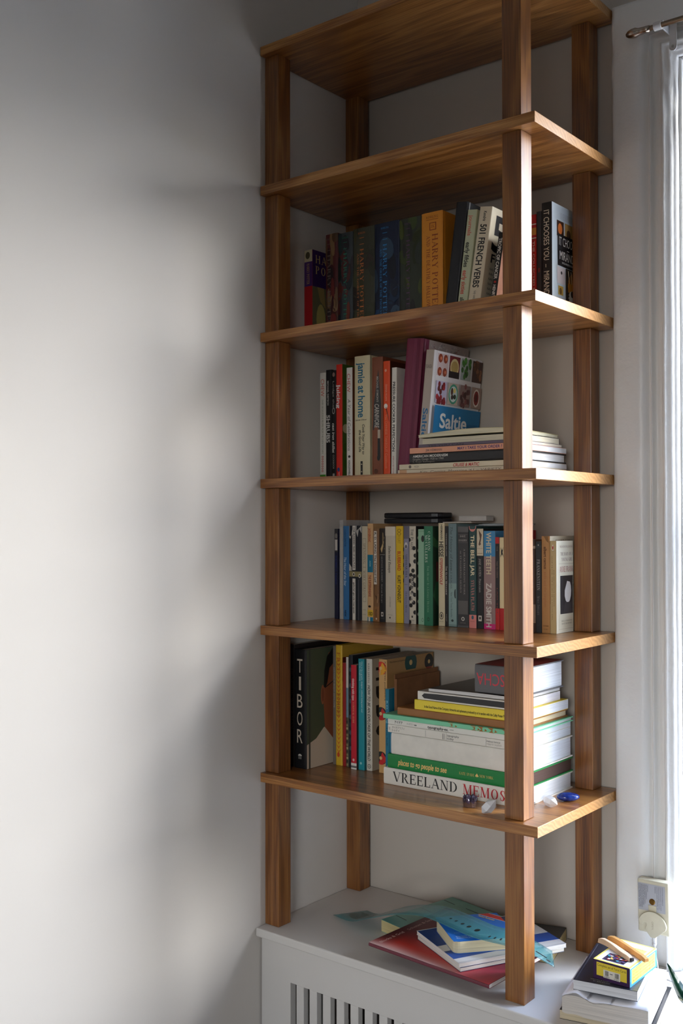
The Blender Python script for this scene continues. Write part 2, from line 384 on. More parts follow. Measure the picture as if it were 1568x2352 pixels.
# ------------------------------------------------------------------ the room
H = 3.25; RX = 5.2
struct(MB().box((-.1, FY, 0), (0, .22, H)).build('wall_left', M_WALL))
struct(MB().box((RX, FY, 0), (RX + .1, .22, H)).build('wall_right', M_ROOM))
struct(MB().box((-.1, FY - .2, 0), (VX0, FY, H)).box((VX1, FY - .2, 0), (RX + .1, FY, H)).box((VX0, FY - .2, 0), (VX1, FY, VZ0)).box((VX0, FY - .2, VZ1), (VX1, FY, H)).build('wall_front', M_ROOM))
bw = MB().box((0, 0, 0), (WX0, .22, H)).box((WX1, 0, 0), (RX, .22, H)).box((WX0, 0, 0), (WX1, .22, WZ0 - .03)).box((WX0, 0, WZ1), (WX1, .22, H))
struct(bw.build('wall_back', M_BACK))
struct(MB().box((-.1, FY - .2, -.08), (RX + .1, .22, 0)).build('floor', M_FLOOR))
struct(MB().box((-.1, FY - .2, H), (RX + .1, .22, H + .08)).build('ceiling', M_CEIL))
struct(MB().box((0, FY, 0), (.014, -.36, .13)).build('baseboard_left', M_TRIM, bevel=.004))
# window: jamb liner, stool, two sashes with panes
W1 = bpy.data.objects.new('window_1', None); COL.objects.link(W1); struct(W1)
def wpart(name, mb, m=M_TRIM, bevel=.0015):
    return mb.build(name, m, W1, bevel=bevel)
j = MB().box((WX0 - .0, .0, WZ0), (WX0 + .006, .218, WZ1)).box((WX1 - .006, 0, WZ0), (WX1, .218, WZ1)).box((WX0 + .006, 0, WZ1 - .006), (WX1 - .006, .218, WZ1))
wpart('jamb', j)
wpart('stop_bead', MB().box((WX0 + .006, .045, WZ0), (WX0 + .018, .06, WZ1 - .006)).box((WX1 - .018, .045, WZ0), (WX1 - .006, .06, WZ1 - .006)))
wpart('window_stool', MB().box((WX0 + .0005, .001, WZ0 - .029), (WX1 - .0005, .24, WZ0)))
MG, gn, gl_, gb = nmat('window_glass')
tr = gn.new('ShaderNodeBsdfTransparent'); gs = gn.new('ShaderNodeBsdfGlossy'); gs.inputs['Roughness'].default_value = .02
mx = gn.new('ShaderNodeMixShader'); mx.inputs[0].default_value = .05
gl_.new(tr.outputs[0], mx.inputs[1]); gl_.new(gs.outputs[0], mx.inputs[2]); gl_.new(mx.outputs[0], gn['Material Output'].inputs[0])
for y0, z0, z1 in ((.062, WZ0, 1.58), (.105, 1.545, WZ1 - .006)):
    a, b_, f = WX0 + .0065, WX1 - .0065, .030
    m = MB().box((a, y0, z0), (a + f, y0 + .038, z1)).box((b_ - f, y0, z0), (b_, y0 + .038, z1)).box((a + f, y0, z0), (b_ - f, y0 + .038, z0 + f)).box((a + f, y0, z1 - f * .8), (b_ - f, y0 + .038, z1))
    fr = wpart('sash', m)
    MB().box((a + f, y0 + .017, z0 + f), (b_ - f, y0 + .021, z1 - f * .8)).build('pane', MG, fr)
W2 = bpy.data.objects.new('fill_window', None); COL.objects.link(W2); struct(W2)  # added out of view, lets in the fill daylight
a, b_ = VX0 + .0005, VX1 - .0005
for z0, z1, y0 in ((VZ0 + .0005, 1.55, FY - .09), (1.51, VZ1 - .0005, FY - .14)):
    m = MB().box((a, y0, z0), (a + .04, y0 + .038, z1)).box((b_ - .04, y0, z0), (b_, y0 + .038, z1)).box((a + .04, y0, z0), (b_ - .04, y0 + .038, z0 + .04)).box((a + .04, y0, z1 - .04), (b_ - .04, y0 + .038, z1))
    fr = m.build('sash', M_TRIM, W2, bevel=.0015)
    MB().box((a + .04, y0 + .017, z0 + .04), (b_ - .04, y0 + .021, z1 - .04)).build('pane', MG, fr)
# casing: moulded profile swept round the opening, thick lumpy paint
PR = [(.645, 0), (.6448, -.020), (.6462, -.026), (.650, -.0305), (.656, -.0325), (.668, -.034), (.690, -.034), (.700, -.0335), (.707, -.031), (.7125, -.026), (.716, -.0215), (.7185, -.0198),
      (.7198, -.0225), (.7210, -.0268), (.7225, -.0280), (.7240, -.0262), (.7252, -.0200), (.729, -.0165), (.735, -.0166), (.7400, -.0166), (.7425, -.0185), (.7438, -.0265), (.7455, -.0300), (.748, -.0310),
      (.7505, -.0295), (.7535, -.0262), (.7575, -.0250), (.7605, -.0240), (.7630, -.0200), (.7655, -.0165), (.7685, -.0155), (.7685, 0)]
def lump(x, z): return .0004 * sin(z * 13 + x * 60) * sin(z * 7.3 + 1) + .0002 * sin(z * 41 + x * 40) + .0011 * max(0, min(1, (z - 2.22) / .15)) * sin(z * 57 + x * 130) * sin(z * 23 + x * 310)
m = MB(); vs = []; sect = []
for i in range(121):
    q = i / 120
    sect.append([(x + lump(x, z := .701 + (WZ1 + .7685 - x - .701) * q) * .8, y + lump(x + .3, z) * (1.0 + 2.0 * max(0, q - .85) / .15), z) for x, y in PR])
for i in range(1, 31):
    q = i / 30
    sect.append([(x + (WX1 - WX0 + 2 * (.768 - x)) * q, y + lump(q * 1.3, x * 3), WZ1 + .768 - x) for x, y in PR])
for i in range(1, 41):
    q = i / 40
    sect.append([(WX1 + (.768 - x), y, (WZ1 + .768 - x) + (.701 - (WZ1 + .768 - x)) * q) for x, y in PR])
n = len(PR); vs = [p for s_ in sect for p in s_]
fs = [(i * n + k, i * n + k + 1, (i + 1) * n + k + 1, (i + 1) * n + k) for i in range(len(sect) - 1) for k in range(n - 1)]
fs += [tuple(range(n)), tuple((len(sect) - 1) * n + k for k in range(n))]
struct(m.add(vs, fs).build('trim_1', M_TRIM, smooth=True))
# outside, unseen: block added across the street to hide the lowest sky
b = thing('added_building', 'pale block added outside the window to hide the lowest sky', 'building', (5.0, 2.8, 0), (0, 0, radians(24)))
M_BRICK = plain((196, 186, 172), .9, var=.10, name='painted_brick')
MB().box((0, -14, -7), (6, 14, BLD_H)).build('wall', M_BRICK, b)
MB().box((-.08, -14.1, BLD_H), (6.1, 14.1, BLD_H + .12)).build('coping', plain((150, 145, 138), .9, name='stone'), b)
for i in range(9):
    for zz in (-2.6, .0 - .3):
        y = -12.5 + i * 3
        f_ = MB().box((-.05, y, zz), (-.002, y + 1.0, zz + 1.5)).build('window', plain((205, 202, 196), .6, name='frame_paint'), b)
        MB().box((-.06, y + .08, zz + .08), (-.052, y + .92, zz + 1.42)).build('pane', plain((50, 58, 66), .1, name='dark_glass'), f_)

# ------------------------------------------------------------------ radiator cabinet
rc = thing('radiator_cover', 'long white painted radiator cover with slatted front beneath the shelves', 'radiator cover', (0, 0, 0))
MB().box((.001, -.351, .682), (2.4, -.002, .7)).build('top_board', M_COVER, rc, bevel=.003, seg=3)
SZ, SX, PITCH, SLOT = .6036, .083, .0346, .0152
MB().box((.004, -.335, .002), (SX, -.319, .682)).box((SX, -.335, SZ), (2.38, -.319, .682)).box((SX, -.335, .002), (2.38, -.319, .12)).box((2.362, -.3185, .002), (2.38, -.003, .682)).build('front_panel', M_COVER, rc)
k = 0; x = SX + SLOT; first = None
while x < 2.34:
    if first is None:
        first = MB().box((0, -.3345, .1203), (PITCH - SLOT, -.3205, SZ - .0003)).build('slat', M_COVER, rc, bevel=.0006, seg=1); o = first
    else:
        o = first.copy(); COL.objects.link(o)
    o.location = (x, 0, 0); x += PITCH; k += 1
ra = thing('radiator', 'dark cast iron column radiator behind the slatted cover front', 'radiator', (.12, -.17, 0))
first = None
for i in range(16):
    if first is None:
        first = MB().lathe([(.002, .05), (.018, .06), (.021, .09), (.017, .12), (.017, .5), (.021, .53), (.018, .56), (.002, .57)], (0, -.05, 0), n=10).lathe([(.002, .05), (.018, .06), (.021, .09), (.017, .12), (.017, .5), (.021, .53), (.018, .56), (.002, .57)], (0, .05, 0), n=10).box((-.015, -.06, .09), (.015, .06, .12)).box((-.015, -.06, .5), (.015, .06, .53)).box((-.012, -.06, 0), (.012, -.04, .06)).box((-.012, .04, 0), (.012, .06, .06)).build('column', plain((58, 50, 44), .6, name='iron_paint'), ra)
        o = first
    else:
        o = first.copy(); COL.objects.link(o)
    o.location.x = i * .046

# ------------------------------------------------------------------ shelving unit
Z = {0: .7, 6: 1.01696, 5: 1.32256, 4: 1.62808, 3: 1.93416, 2: 2.24216, 1: 2.53696}
T = .0192
su = thing('shelving_unit', 'tall open oak bookshelf with square posts standing in the corner', 'bookshelf', (0, 0, .7))
M_BOARD = [oak('oak_board', 0, 1.3 + i * 2.1, .96, (1, .94, .82)) for i in range(2)]
M_POST = [oak('oak_post', 2, 5 + i * 3.7, .62, (1, .84, .62)) for i in range(2)]
PX = (.0012, .5711); PY = (-.3221, -.0478); PW = .0379
for i in range(1, 7):
    z = Z[i] - .7
    MB().box((.0022, -.3376, z - T), (.644, -.008, z)).build('shelf_board', M_BOARD[i % 2], su, bevel=.0008)
    zb = Z[i + 1 if i < 6 else 0] - .7
    for a in PX:
        for c in PY:
            MB().box((a, c, zb + .0003), (a + PW, c + PW, z - T - .0003)).build('post', M_POST[(i + (a > .1)) % 2], su, bevel=.001)

# ------------------------------------------------------------------ books, second shelf from the top (row of dark hardcovers)
WHT, BLK, CRM = (232, 228, 218), (22, 22, 24), (214, 203, 172)
z3 = Z[3]; Y3 = -.200
G = 'books standing on the second shelf from the top'
def s_(i):
    i.r(0, .87, 1, 1, (196, 184, 150)).el(.45, .94, .28, .04, (80, 74, 52)).r(0, .60, 1, .87, (72, 38, 104)).r(0, 0, 1, .60, (176, 24, 30)).down('HARRY POTTER', .85, .62, .5, .34, (196, 160, 90), 'f')
def f_(i):
    i.r(0, .60, 1, 1, (66, 34, 98)).r(0, 0, 1, .60, (122, 116, 84)).across('H', .08, .22, .86, .09, (222, 196, 128), 'f').across('A', .24, .38, .86, .09, (222, 196, 128), 'f')
    i.across('P', .08, .2, .74, .09, (222, 196, 128), 'f').across('O', .22, .36, .74, .09, (222, 196, 128), 'f').el(.22, .24, .12, .18, (206, 186, 110)).pg([(.12, .6), (.3, .6), (.34, .38), (.2, .45)], (176, 150, 92))
book('slim paperback with purple top and red spine, leftmost of the dark row', (.0062, Y3, z3), .0225, .1995, .13, (150, 30, 34), s_, f_, group=G)
def cover_marks(cols, rnd):
    def f(i):
        q = random.Random(rnd)
        for _ in range(5):
            for c in cols:
                u, v = q.uniform(0, 1), q.uniform(0, 1); a = q.uniform(0, pi); ru, rv = q.uniform(.12, .35), q.uniform(.03, .10)
                k = q.uniform(.5, .85); i.layer()
                i.poly([((u + ru * cos(t_) * cos(a) - .35 * sin(t_) * sin(a) * rv * 4) * i.w, (v + rv * sin(t_ + a) * 1.4) * i.h) for t_ in [2 * pi * n_ / 12 for n_ in range(12)]], tuple(min(255, x * k) for x in c))
    return f
def hp(cols, rnd, tcol, txt, sub_, uc, size, subc):
    mk = cover_marks(cols, rnd)
    def f(i):
        mk(i); i.down(txt, .80, .10, uc, size, tcol, 'f')
        if sub_: i.down(sub_, .76, .12, subc[0], size * .5, subc[1], 'f')
        i.r(uc - size * .6, .84, uc + size * .6, .845, tcol).r(uc - size * .6, .90, uc + size * .6, .905, tcol).across('ROWLING', max(.05, uc - size), min(.95, uc + size), .94, .018, tcol, 'f')
    return f
for lab, x, t, h, c, cols, seed, tc_, uc, sz, sb in (
    ('maroon hardcover with tan streaks, thinnest of the dark row', .0667, .0338, .2232, (88, 36, 38), [(140, 52, 46), (150, 108, 68), (88, 34, 40), (160, 124, 84), (70, 52, 58)], 3, (110, 96, 88), .34, .26, None),
    ('hardcover with teal and brick red spine beside the maroon one', .1017, .0392, .2193, (58, 66, 70), [(158, 66, 50), (36, 70, 66), (120, 52, 54), (60, 52, 66), (44, 58, 66)], 12, (44, 128, 102), .52, .22, None),
    ('thick dark olive hardcover with copper serif lettering', .1418, .0563, .2217, (60, 62, 48), [(84, 88, 60), (98, 96, 60), (66, 56, 50), (80, 84, 64)], 21, (202, 116, 58), .44, .17, ('AND THE GOBLET OF FIRE', .26)),
    ('thick navy hardcover with pale blue serif lettering', .1993, .0621, .2216, (16, 32, 62), [(24, 52, 94), (34, 74, 124), (22, 44, 80), (70, 104, 140)], 35, (56, 140, 208), .44, .16, ('AND THE ORDER OF THE PHOENIX', .27)),
    ('thick dark green hardcover with faint violet lettering', .2625, .0530, .2196, (50, 58, 46), [(76, 96, 46), (58, 68, 60), (88, 104, 44), (62, 66, 66)], 44, (96, 66, 98), .42, .15, None),
    ('thick orange hardcover with red serif lettering', .3162, .0505, .2213, (226, 148, 44), [], 1, (150, 66, 28), .62, .20, ('AND THE DEATHLY HALLOWS', .26))):
    subt = (sb[0], (sb[1], tc_)) if sb else (None, None)
    fn = hp(cols, seed, tc_, 'HARRY POTTER', subt[0], uc, sz, subt[1])
    if 'orange' in lab:
        def fn(i, tc_=tc_):
            i.down('HARRY POTTER', .80, .10, .66, .27, tc_, 'f').down('AND THE DEATHLY HALLOWS', .79, .11, .34, .17, tc_, 'f')
            i.across('ROWLING', .25, .82, .945, .022, tc_, 'f').r(.25, .93, .82, .934, tc_).r(.40, .835, .72, .905, tc_).r(.44, .842, .68, .898, (226, 148, 44)).across('JK', .47, .66, .855, .03, tc_, 'f')
    fr = None
    if 'orange' in lab: fr = None
    book(lab, (x, Y3, z3), t, h, .152, c, fn, fr, hard=True, group=G, rough=.5)
lean = .136
book('tall black binder leaning right beside the orange hardcover', (.3685, Y3, z3), .0265, .2285, .165, (24, 27, 33), None, None, hard=True, rot=(0, lean, 0), group=G, name='ring_binder', cat='binder')
def s_(i):
    i.down('journals', .95, .76, .45, .42, (214, 120, 100), 'b').down('early fifties', .70, .47, .45, .48, (40, 44, 40), 'b').down('early sixties', .44, .22, .45, .48, (206, 84, 66), 'b').down('allen ginsberg', .19, -.0 + .005, .45, .45, (40, 44, 40), 'b')
book('pale green paperback with black and red words, leaning', (.3972, Y3, z3), .0212, .209, .14, (196, 204, 172), s_, group=G, rot=(0, lean, 0))
def s_(i):
    i.down('Kendris', .96, .87, .5, .25, (40, 40, 38), 'bi').down('501 FRENCH VERBS', .84, .26, .5, .52, (30, 30, 30), 'b').down('fully conjugated', .23, .10, .5, .2, (60, 60, 58), 's').down('Fourth Edition', .07, .01, .5, .18, (60, 60, 58), 's')
def f_(i):
    i.across('501', .09, .97, .62, .33, (26, 26, 28), 'b').across('FRENCH', .12, .97, .51, .08, (26, 26, 28), 'b')
    for q in range(9): i.across('fully conjugated in all the tenses', .12, .9, .44 - q * .045, .022, (60, 60, 60), 's')
book('cream verb grammar with bold black spine lettering, leaning', (.4202, Y3, z3), .0275, .209, .15, (222, 212, 186), s_, f_, group=G, rot=(0, .158, 0))
def s_(i): i.down('TROPIC OF CANCER', .93, .42, .5, .55, (216, 212, 200), 'b').el(.5, .385, .22, .014, (180, 40, 30)).down('HENRY MILLER', .35, .02, .5, .5, (216, 212, 200), 'b')
def f_(i):
    i.r(0, 0, 1, 1, (142, 92, 66), 3).r(.1, .1, .9, .3, (156, 104, 76), 2).r(.1, .45, .9, .85, (130, 84, 62), 2)
    for q in range(6): i.across('Grove Press edition', .15, .85, .16 + q * .02, .01, (96, 60, 46), 's')
book('black paperback with pale capitals and brown front, half behind the post', (.4735, Y3 - .006, z3), .0125, .152, .115, (24, 24, 24), s_, f_, group=G, rot=(0, .158, 0))
def s_(i): i.r(0, .80, 1, .87, (222, 150, 50)).r(0, .765, 1, .775, WHT).r(0, .90, 1, .91, WHT).down('THE COLLECTED STORIES', .74, .08, .5, .4, (226, 200, 190), 'b')
book('thin red paperback with an orange band beside the charcoal book', (.5200, -.12, z3), .0105, .2006, .105, (206, 34, 32), s_, group=G)
def s_(i): i.down('RED', .46, .42, .5, .3, (190, 60, 50), 'b')
book('charcoal paperback between the red one and the tiger cover', (.5310, -.12, z3), .0108, .2047, .108, (52, 52, 56), s_, group=G)
def s_(i): i.down('IT CHOOSES YOU  –  MIRANDA JULY', .93, .015, .5, .56, (236, 230, 210), 's')
def f_(i):
    i.r(0, 0, 1, 1, (206, 218, 224), 3)
    for q in range(5): i.across('true stories and photographs by', .30, .95, .93 - q * .012, .007, (120, 130, 136), 's')
    i.r(.18, .72, .44, .86, (70, 36, 22)).el(.3, .79, .08, .05, (222, 120, 50)).r(.48, .72, .8, .86, (200, 160, 92)).el(.62, .76, .08, .05, (90, 62, 40))
    i.r(.20, .46, 1, .745, (24, 24, 28)).across('IT CHOOSES', .26, .94, .645, .08, WHT, 's').r(.56, .612, .64, .618, WHT).across('MIRANDA', .28, .92, .52, .08, WHT, 's').across('WITH PHOTOGRAPHS', .36, .86, .485, .018, WHT, 's')
    i.r(.18, .30, .48, .45, (226, 214, 212)).el(.34, .40, .03, .015, (40, 40, 40)).r(.22, .20, .40, .28, (206, 168, 70)).el(.3, .235, .05, .03, (120, 84, 30)).r(.26, .05, .38, .15, (210, 186, 120))
    i.r(.50, .02, 1, .455, (52, 40, 26), 3).el(.78, .30, .20, .13, (212, 140, 44)).el(.74, .20, .14, .07, (232, 226, 214)).el(.74, .24, .05, .03, (60, 40, 30))
    for q in range(7): i.pg([(.53 + q * .05, .44), (.56 + q * .05, .44), (.60 + q * .045, .33), (.58 + q * .045, .33)], (226, 206, 170) if q % 2 else (26, 22, 18))
    for q in range(5): i.pg([(.52, .10 + q * .03), (.62, .12 + q * .03), (.62, .13 + q * .03), (.52, .115 + q * .03)], (22, 20, 16))
book('black spined book with pale photo cover of a tiger, rightmost upright', (.5423, -.12, z3), .0214, .2194, .112, (26, 25, 26), s_, f_, group=G)

# ------------------------------------------------------------------ books, third shelf (cookbooks)
z4 = Z[4]; Y4 = -.19
G = 'cookbooks standing on the third shelf'
def s_(i): i.r(0, 0, 1, .055, (70, 140, 40)).down('CHEW', .94, .78, .5, .62, (206, 96, 72), 's').down('OVER 100 DELICIOUS RECIPES FROM THE CHEW KITCHEN', .75, .25, .5, .26, (120, 124, 96), 's')
def s1(i):
    s_(i)
    for q in range(7): i.el(.5, .22 - q * .022, .16, .009, (190, 70, 60)).el(.5, .22 - q * .022, .08, .0045, (226, 222, 210))
book('white cookbook with red title and green foot, leftmost on its shelf', (.0418, Y4, z4), .0162, .2343, .175, (226, 222, 210), s1, group=G)
def s_(i): i.down('MICHAEL DIETSCH', .90, .68, .38, .28, (206, 204, 198), 'b').down('SHRUBS', .59, .34, .42, .62, (214, 212, 206), 'b').r(.80, .0, .84, 1, (60, 60, 64), 2)
book('black book with widely spaced grey capitals, second from left', (.0588, Y4, z4), .0160, .2393, .175, (24, 24, 26), s_, group=G)
def s_(i): i.down('Lodge the', .90, .66, .45, .4, (180, 176, 168), 's').el(.45, .63, .35, .03, (150, 146, 140)).el(.45, .63, .2, .02, (24, 24, 26)).down('cast iron skillet', .52, .25, .45, .62, (222, 218, 210), 'bi').down('COOKBOOK', .23, .1, .45, .4, (170, 166, 160), 's').r(.25, .03, .7, .06, (170, 166, 160)).el(.5, .96, .3, .02, (160, 130, 120))
book('thin black cookbook with white script beside the red spine', (.0752, Y4, z4), .0112, .2370, .175, (22, 21, 22), s_, group=G)
def s_(i): i.down('Juicing', .83, .62, .42, .62, (238, 232, 226), 'b').el(.4, .09, .22, .018, (44, 70, 130)).down('TALBOTT', .07, .03, .5, .2, (240, 210, 200), 's')
def f_(i):
    i.r(0, 0, 1, 1, (74, 104, 40), 3)
    q = random.Random(5)
    for _ in range(26): i.el(q.uniform(.05, .95), q.uniform(.05, .55), .07, .04, q.choice([(120, 150, 50), (60, 96, 30), (196, 190, 150), (150, 160, 70), (40, 70, 24)]))
book('bright red spined book with white bold title and green front', (.0872, Y4, z4), .0166, .2483, .155, (218, 52, 40), s_, f_, group=G, rough=.35)
def s_(i): i.down('CHEW', .945, .78, .42, .58, (196, 70, 62), 's').down('A Year of Celebrations', .72, .26, .5, .5, (92, 92, 90), 'i').el(.5, .205, .2, .012, (60, 60, 60)).down('KINGSWELL', .17, .03, .5, .3, (60, 60, 60), 'b')
def f_(i):
    i.r(0, 0, 1, 1, (118, 66, 40), 3); q = random.Random(8)
    for _ in range(16): i.el(q.uniform(.05, .95), q.uniform(.05, .95), .1, .04, q.choice([(214, 110, 60), (230, 220, 210), (90, 40, 30), (200, 60, 40)]))
book('white cookbook with grey slanted subtitle, right of the red spine', (.1154, Y4, z4), .0157, .2386, .175, (230, 226, 218), s_, f_, group=G)
def s_(i):
    i.down('jamie at home', .945, .50, .50, .46, (36, 110, 140), 'b').across('Jamie Oliver', .08, .82, .475, .012, (90, 88, 76), 'bi').down('Cook Your Way to', .445, .20, .62, .16, (70, 68, 58), 'bi').down('the Good Life', .40, .22, .40, .16, (70, 68, 58), 'bi').r(.42, .035, .56, .145, (40, 40, 38)).el(.49, .12, .04, .005, CRM).el(.49, .06, .04, .005, CRM)
book('thick cream cookbook with large teal title, widest upright spine', (.1370, Y4, z4), .0410, .2601, .175, (220, 210, 172), s_, group=G, hard=True)
def s_(i):
    i.pg([(.12, .40), (.86, .40), (.86, .62), (.62, .90), (.22, .62)], (62, 62, 62)).pg([(.56, .33), (.78, .33), (.78, .40), (.56, .40)], (190, 176, 156)).pg([(.54, .17), (.80, .17), (.76, .33), (.56, .33)], (38, 40, 42)).el(.64, .17, .14, .025, (38, 40, 42))
    i.down('MICHAEL SYMON’S', .84, .63, .55, .18, (176, 170, 160), 'bi').down('CARNIVORE', .615, .42, .50, .40, (196, 190, 180), 'bi').el(.4, .06, .2, .02, (96, 54, 36))
book('brown spined cookbook with a drawn carving knife', (.1832, Y4, z4), .0288, .2536, .175, (134, 78, 54), s_, group=G, hard=True)
def s_(i): i.el(.42, .92, .16, .012, (240, 170, 140)).down('DIANA KUAN', .80, .66, .5, .28, (246, 180, 150), 's').el(.42, .615, .28, .022, (244, 236, 226)).pg([(.4, .60), (.9, .48), (.92, .485), (.5, .61)], (70, 40, 30)).down('The CHINESE TAKEOUT Cookbook', .545, .08, .5, .36, (240, 150, 110), 's')
book('bright orange spined cookbook with a white bowl motif', (.2131, Y4, z4), .0170, .2426, .17, (236, 82, 34), s_, lambda i: i.r(0, 0, 1, 1, (86, 42, 26), 3), group=G, hard=True)
def s_(i): i.down('PRESSURE COOKER PERFECTION', .87, .24, .5, .52, (30, 30, 32), 'b').down('AMERICA’S TEST KITCHEN', .20, .03, .5, .28, (170, 60, 50), 's')
book('slim white cookbook with bold black capitals by the burgundy album', (.2322, Y4, z4), .0122, .2274, .175, (232, 228, 218), s_, group=G, rot=(0, .012, 0))
def s_(i):
    for q in range(12): i.r(.5 + q * .03, 0, .512 + q * .03, 1, (150, 76, 104) if q < 6 else (122, 52, 78), 2)
def f_(i):
    i.r(.12, 0, 1, 1, (172, 158, 152), 4); q = random.Random(4)
    for _ in range(320):
        u, v = q.uniform(.14, .97), q.uniform(.35, .985); c = q.choice([(206, 200, 196), (104, 112, 128), (150, 92, 84), (190, 170, 150), (90, 88, 92), (214, 210, 206)])
        i.k = 1 + q.randrange(6); a = q.uniform(0, 180)
        n = 7; ru, rv = q.uniform(.012, .035), q.uniform(.006, .018)
        o1 = [((u + ru * cos(radians(a + k * 30))) * i.w, (v + rv * sin(radians(a + k * 30))) * i.h) for k in range(n)]
        o2 = [((u + ru * .7 * cos(radians(a + k * 30))) * i.w, (v + rv * .7 * sin(radians(a + k * 30))) * i.h) for k in range(n)][::-1]
        i.poly(o1 + o2, c)
book('tall burgundy cloth album with marbled boards, leaning right', (.2470, Y4, z4), .0405, .2810, .172, (122, 44, 72), s_, f_, group=G, hard=True, rot=(0, .095, 0), name='album', cat='album')
FOOD = [[(214, 196, 196), (150, 62, 34), 'r4'], [(120, 28, 34), (222, 206, 150), 'pot'], [(170, 180, 176), (58, 110, 40), 'green'], [(80, 56, 50), (120, 80, 56), 'r9'],
        [(200, 196, 222), (128, 26, 34), 'pile'], [(206, 190, 176), (70, 170, 140), 'plate'], [(150, 126, 120), (104, 62, 62), 'r9'], [(170, 146, 134), (236, 226, 216), 'oval'],
        [(108, 84, 116), (52, 24, 40), 'pile'], [(190, 190, 196), (190, 150, 70), 'r4'], [(206, 180, 170), (196, 90, 60), 'pot'], [(120, 90, 78), (84, 54, 44), 'r9']]
def f_(i):
    i.r(0, 0, 1, 1, (232, 230, 232), 3); i.r(.05, 0, .058, 1, (206, 204, 208), 1); q = random.Random(2)
    cw, ch = .213, .175; rows = [.808, .592, .11]
    for r_ in range(3):
        for c_ in range(4):
            bgc, fc, kind = FOOD[r_ * 4 + c_]; u0 = .075 + c_ * .238; v0 = rows[r_]; h_ = ch if r_ < 2 else .19
            i.r(u0, v0, u0 + cw, v0 + h_, bgc, 2); cu, cv = u0 + cw / 2, v0 + h_ / 2
            if kind == 'r4':
                for a in (-.05, .05):
                    for b_ in (-.055, .05):
                        if abs(b_) < h_ / 2: i.el(cu + a, cv + b_, .042, .035, fc).el(cu + a + .01, cv + b_, .018, .014, (214, 120, 80))
            elif kind == 'pot': i.el(cu, cv - .0, .09, .07, fc).el(cu, cv, .07, .05, (190, 160, 90)).r(u0, v0, u0 + cw, v0 + h_ * .3, (40, 26, 30), 2)
            elif kind == 'plate': i.el(cu, cv, .095, .082, fc).el(cu, cv, .075, .064, (220, 232, 228)).el(cu - .03, cv + .02, .025, .03, (84, 50, 36)).el(cu + .02, cv + .03, .025, .02, (240, 220, 120)).el(cu + .03, cv - .02, .03, .02, (40, 60, 40)).el(cu - .02, cv - .025, .025, .02, (60, 40, 40))
            elif kind == 'oval': i.el(cu, cv, .07, .075, fc).el(cu, cv, .055, .06, (140, 40, 34)).el(cu, cv, .03, .035, (90, 20, 22))
            else:
                for _ in range(16):
                    a, b_ = q.uniform(-.08, .08), q.uniform(-.08, .08) * h_ / ch
                    k = q.uniform(.7, 1.4); i.el(cu + a, cv + b_, .026, .024 * min(1, h_ / ch + .2), tuple(min(255, int(v * k)) for v in fc), 8, 0, 360)
    i.r(.05, .318, 1, .572, (22, 122, 178), 3).across('Saltie', .17, .72, .40, .118, (240, 240, 236), 'b').across('by Caroline Fidanza', .30, .66, .352, .020, (220, 230, 236), 's').across('with Anna Dunn, Rebecca Collerton, and Elizabeth Schula', .30, .92, .33, .014, (220, 230, 236), 's').across('A COOKBOOK', .74, .96, .425, .03, (16, 92, 140), 's')
def s_(i): i.down('Saltie', .54, .30, .55, .62, (40, 110, 160), 'b').across('FIDANZA', .12, .88, .855, .03, (120, 110, 104), 's').down('CHRONICLE BOOKS', .16, .05, .5, .25, (120, 110, 104), 's')
book('cookbook with a grid of food photos and blue title band, leaning', (.2970, Y4 - .004, z4), .0190, .2545, .185, (184, 172, 160), s_, f_, group=G, rot=(0, .104, 0), rough=.3)
# pile of lying books at the right of the cookbooks
G = 'books lying in the pile on the third shelf'
def lying(label, x0, y0, z0, w_, t, d, cover, spine=None, rz=0, group=None, up=True, name=None, back=False, **k):
    """a book lying flat, spine to the front, left end at x0: head at the left when the front cover is up"""
    if up: loc = Vector((x0 + w_, y0, z0)); rot = (0, -pi / 2, rz)
    else: loc = Vector((x0, y0, z0 + t)); rot = (0, pi / 2, rz)
    if rz:
        off = Vector((w_ if up else 0, 0, 0)); loc = Vector((x0, y0, loc.z)) + Matrix.Rotation(rz, 3, 'Z') @ off
    o = book(label, loc, t, w_, d, cover, spine, group=group, name=name, **k)
    M = Matrix.Translation(loc) @ Matrix.Rotation(rz, 4, 'Z') @ Matrix.Rotation(-pi / 2 if up else pi / 2, 4, 'Y')
    if back:      # fore-edge to the front
        c = Vector((x0 + w_ / 2, y0 + d / 2, 0)); M = Matrix.Translation(c) @ Matrix.Rotation(pi, 4, 'Z') @ Matrix.Translation(-c) @ M
    o.rotation_mode = 'QUATERNION'; o.location = M.translation; o.rotation_quaternion = M.to_quaternion()
    return o
zz = z4 + .0004
def s_(i): i.r(0, .92, 1, .985, (206, 160, 120)).down('Kits, Comics, Magazine ‘61 – VARIETY', .80, .12, .5, .5, (120, 100, 84), 'i')
lying('cream paperback at the very bottom of the flat pile', .3013, -.262, zz, .262, .0108, .2, (222, 208, 182), s_, group=G, pages=(232, 234, 236))
def s_(i): i.down('CRUISE & MATIC', .52, .30, .5, .62, (190, 52, 50), 'bi').el(.5, .90, .3, .012, (110, 100, 90)).down('RIZZA', .86, .82, .5, .35, (110, 100, 90), 's').r(0, 0, 1, .05, (190, 140, 150), 2)
lying('cream book with red script on its spine, second from the bottom', .3044, -.262, zz + .0112, .259, .0102, .2, (226, 214, 186), s_, group=G, pages=(232, 234, 236))
def s_(i): i.down('AMERICAN MODERNISM', .965, .62, .74, .26, (216, 212, 204), 'b').down('Graphic Design 1920 to 1960', .965, .66, .44, .22, (176, 172, 160), 's').down('R. Roger Remington', .965, .75, .18, .18, (140, 136, 126), 's')
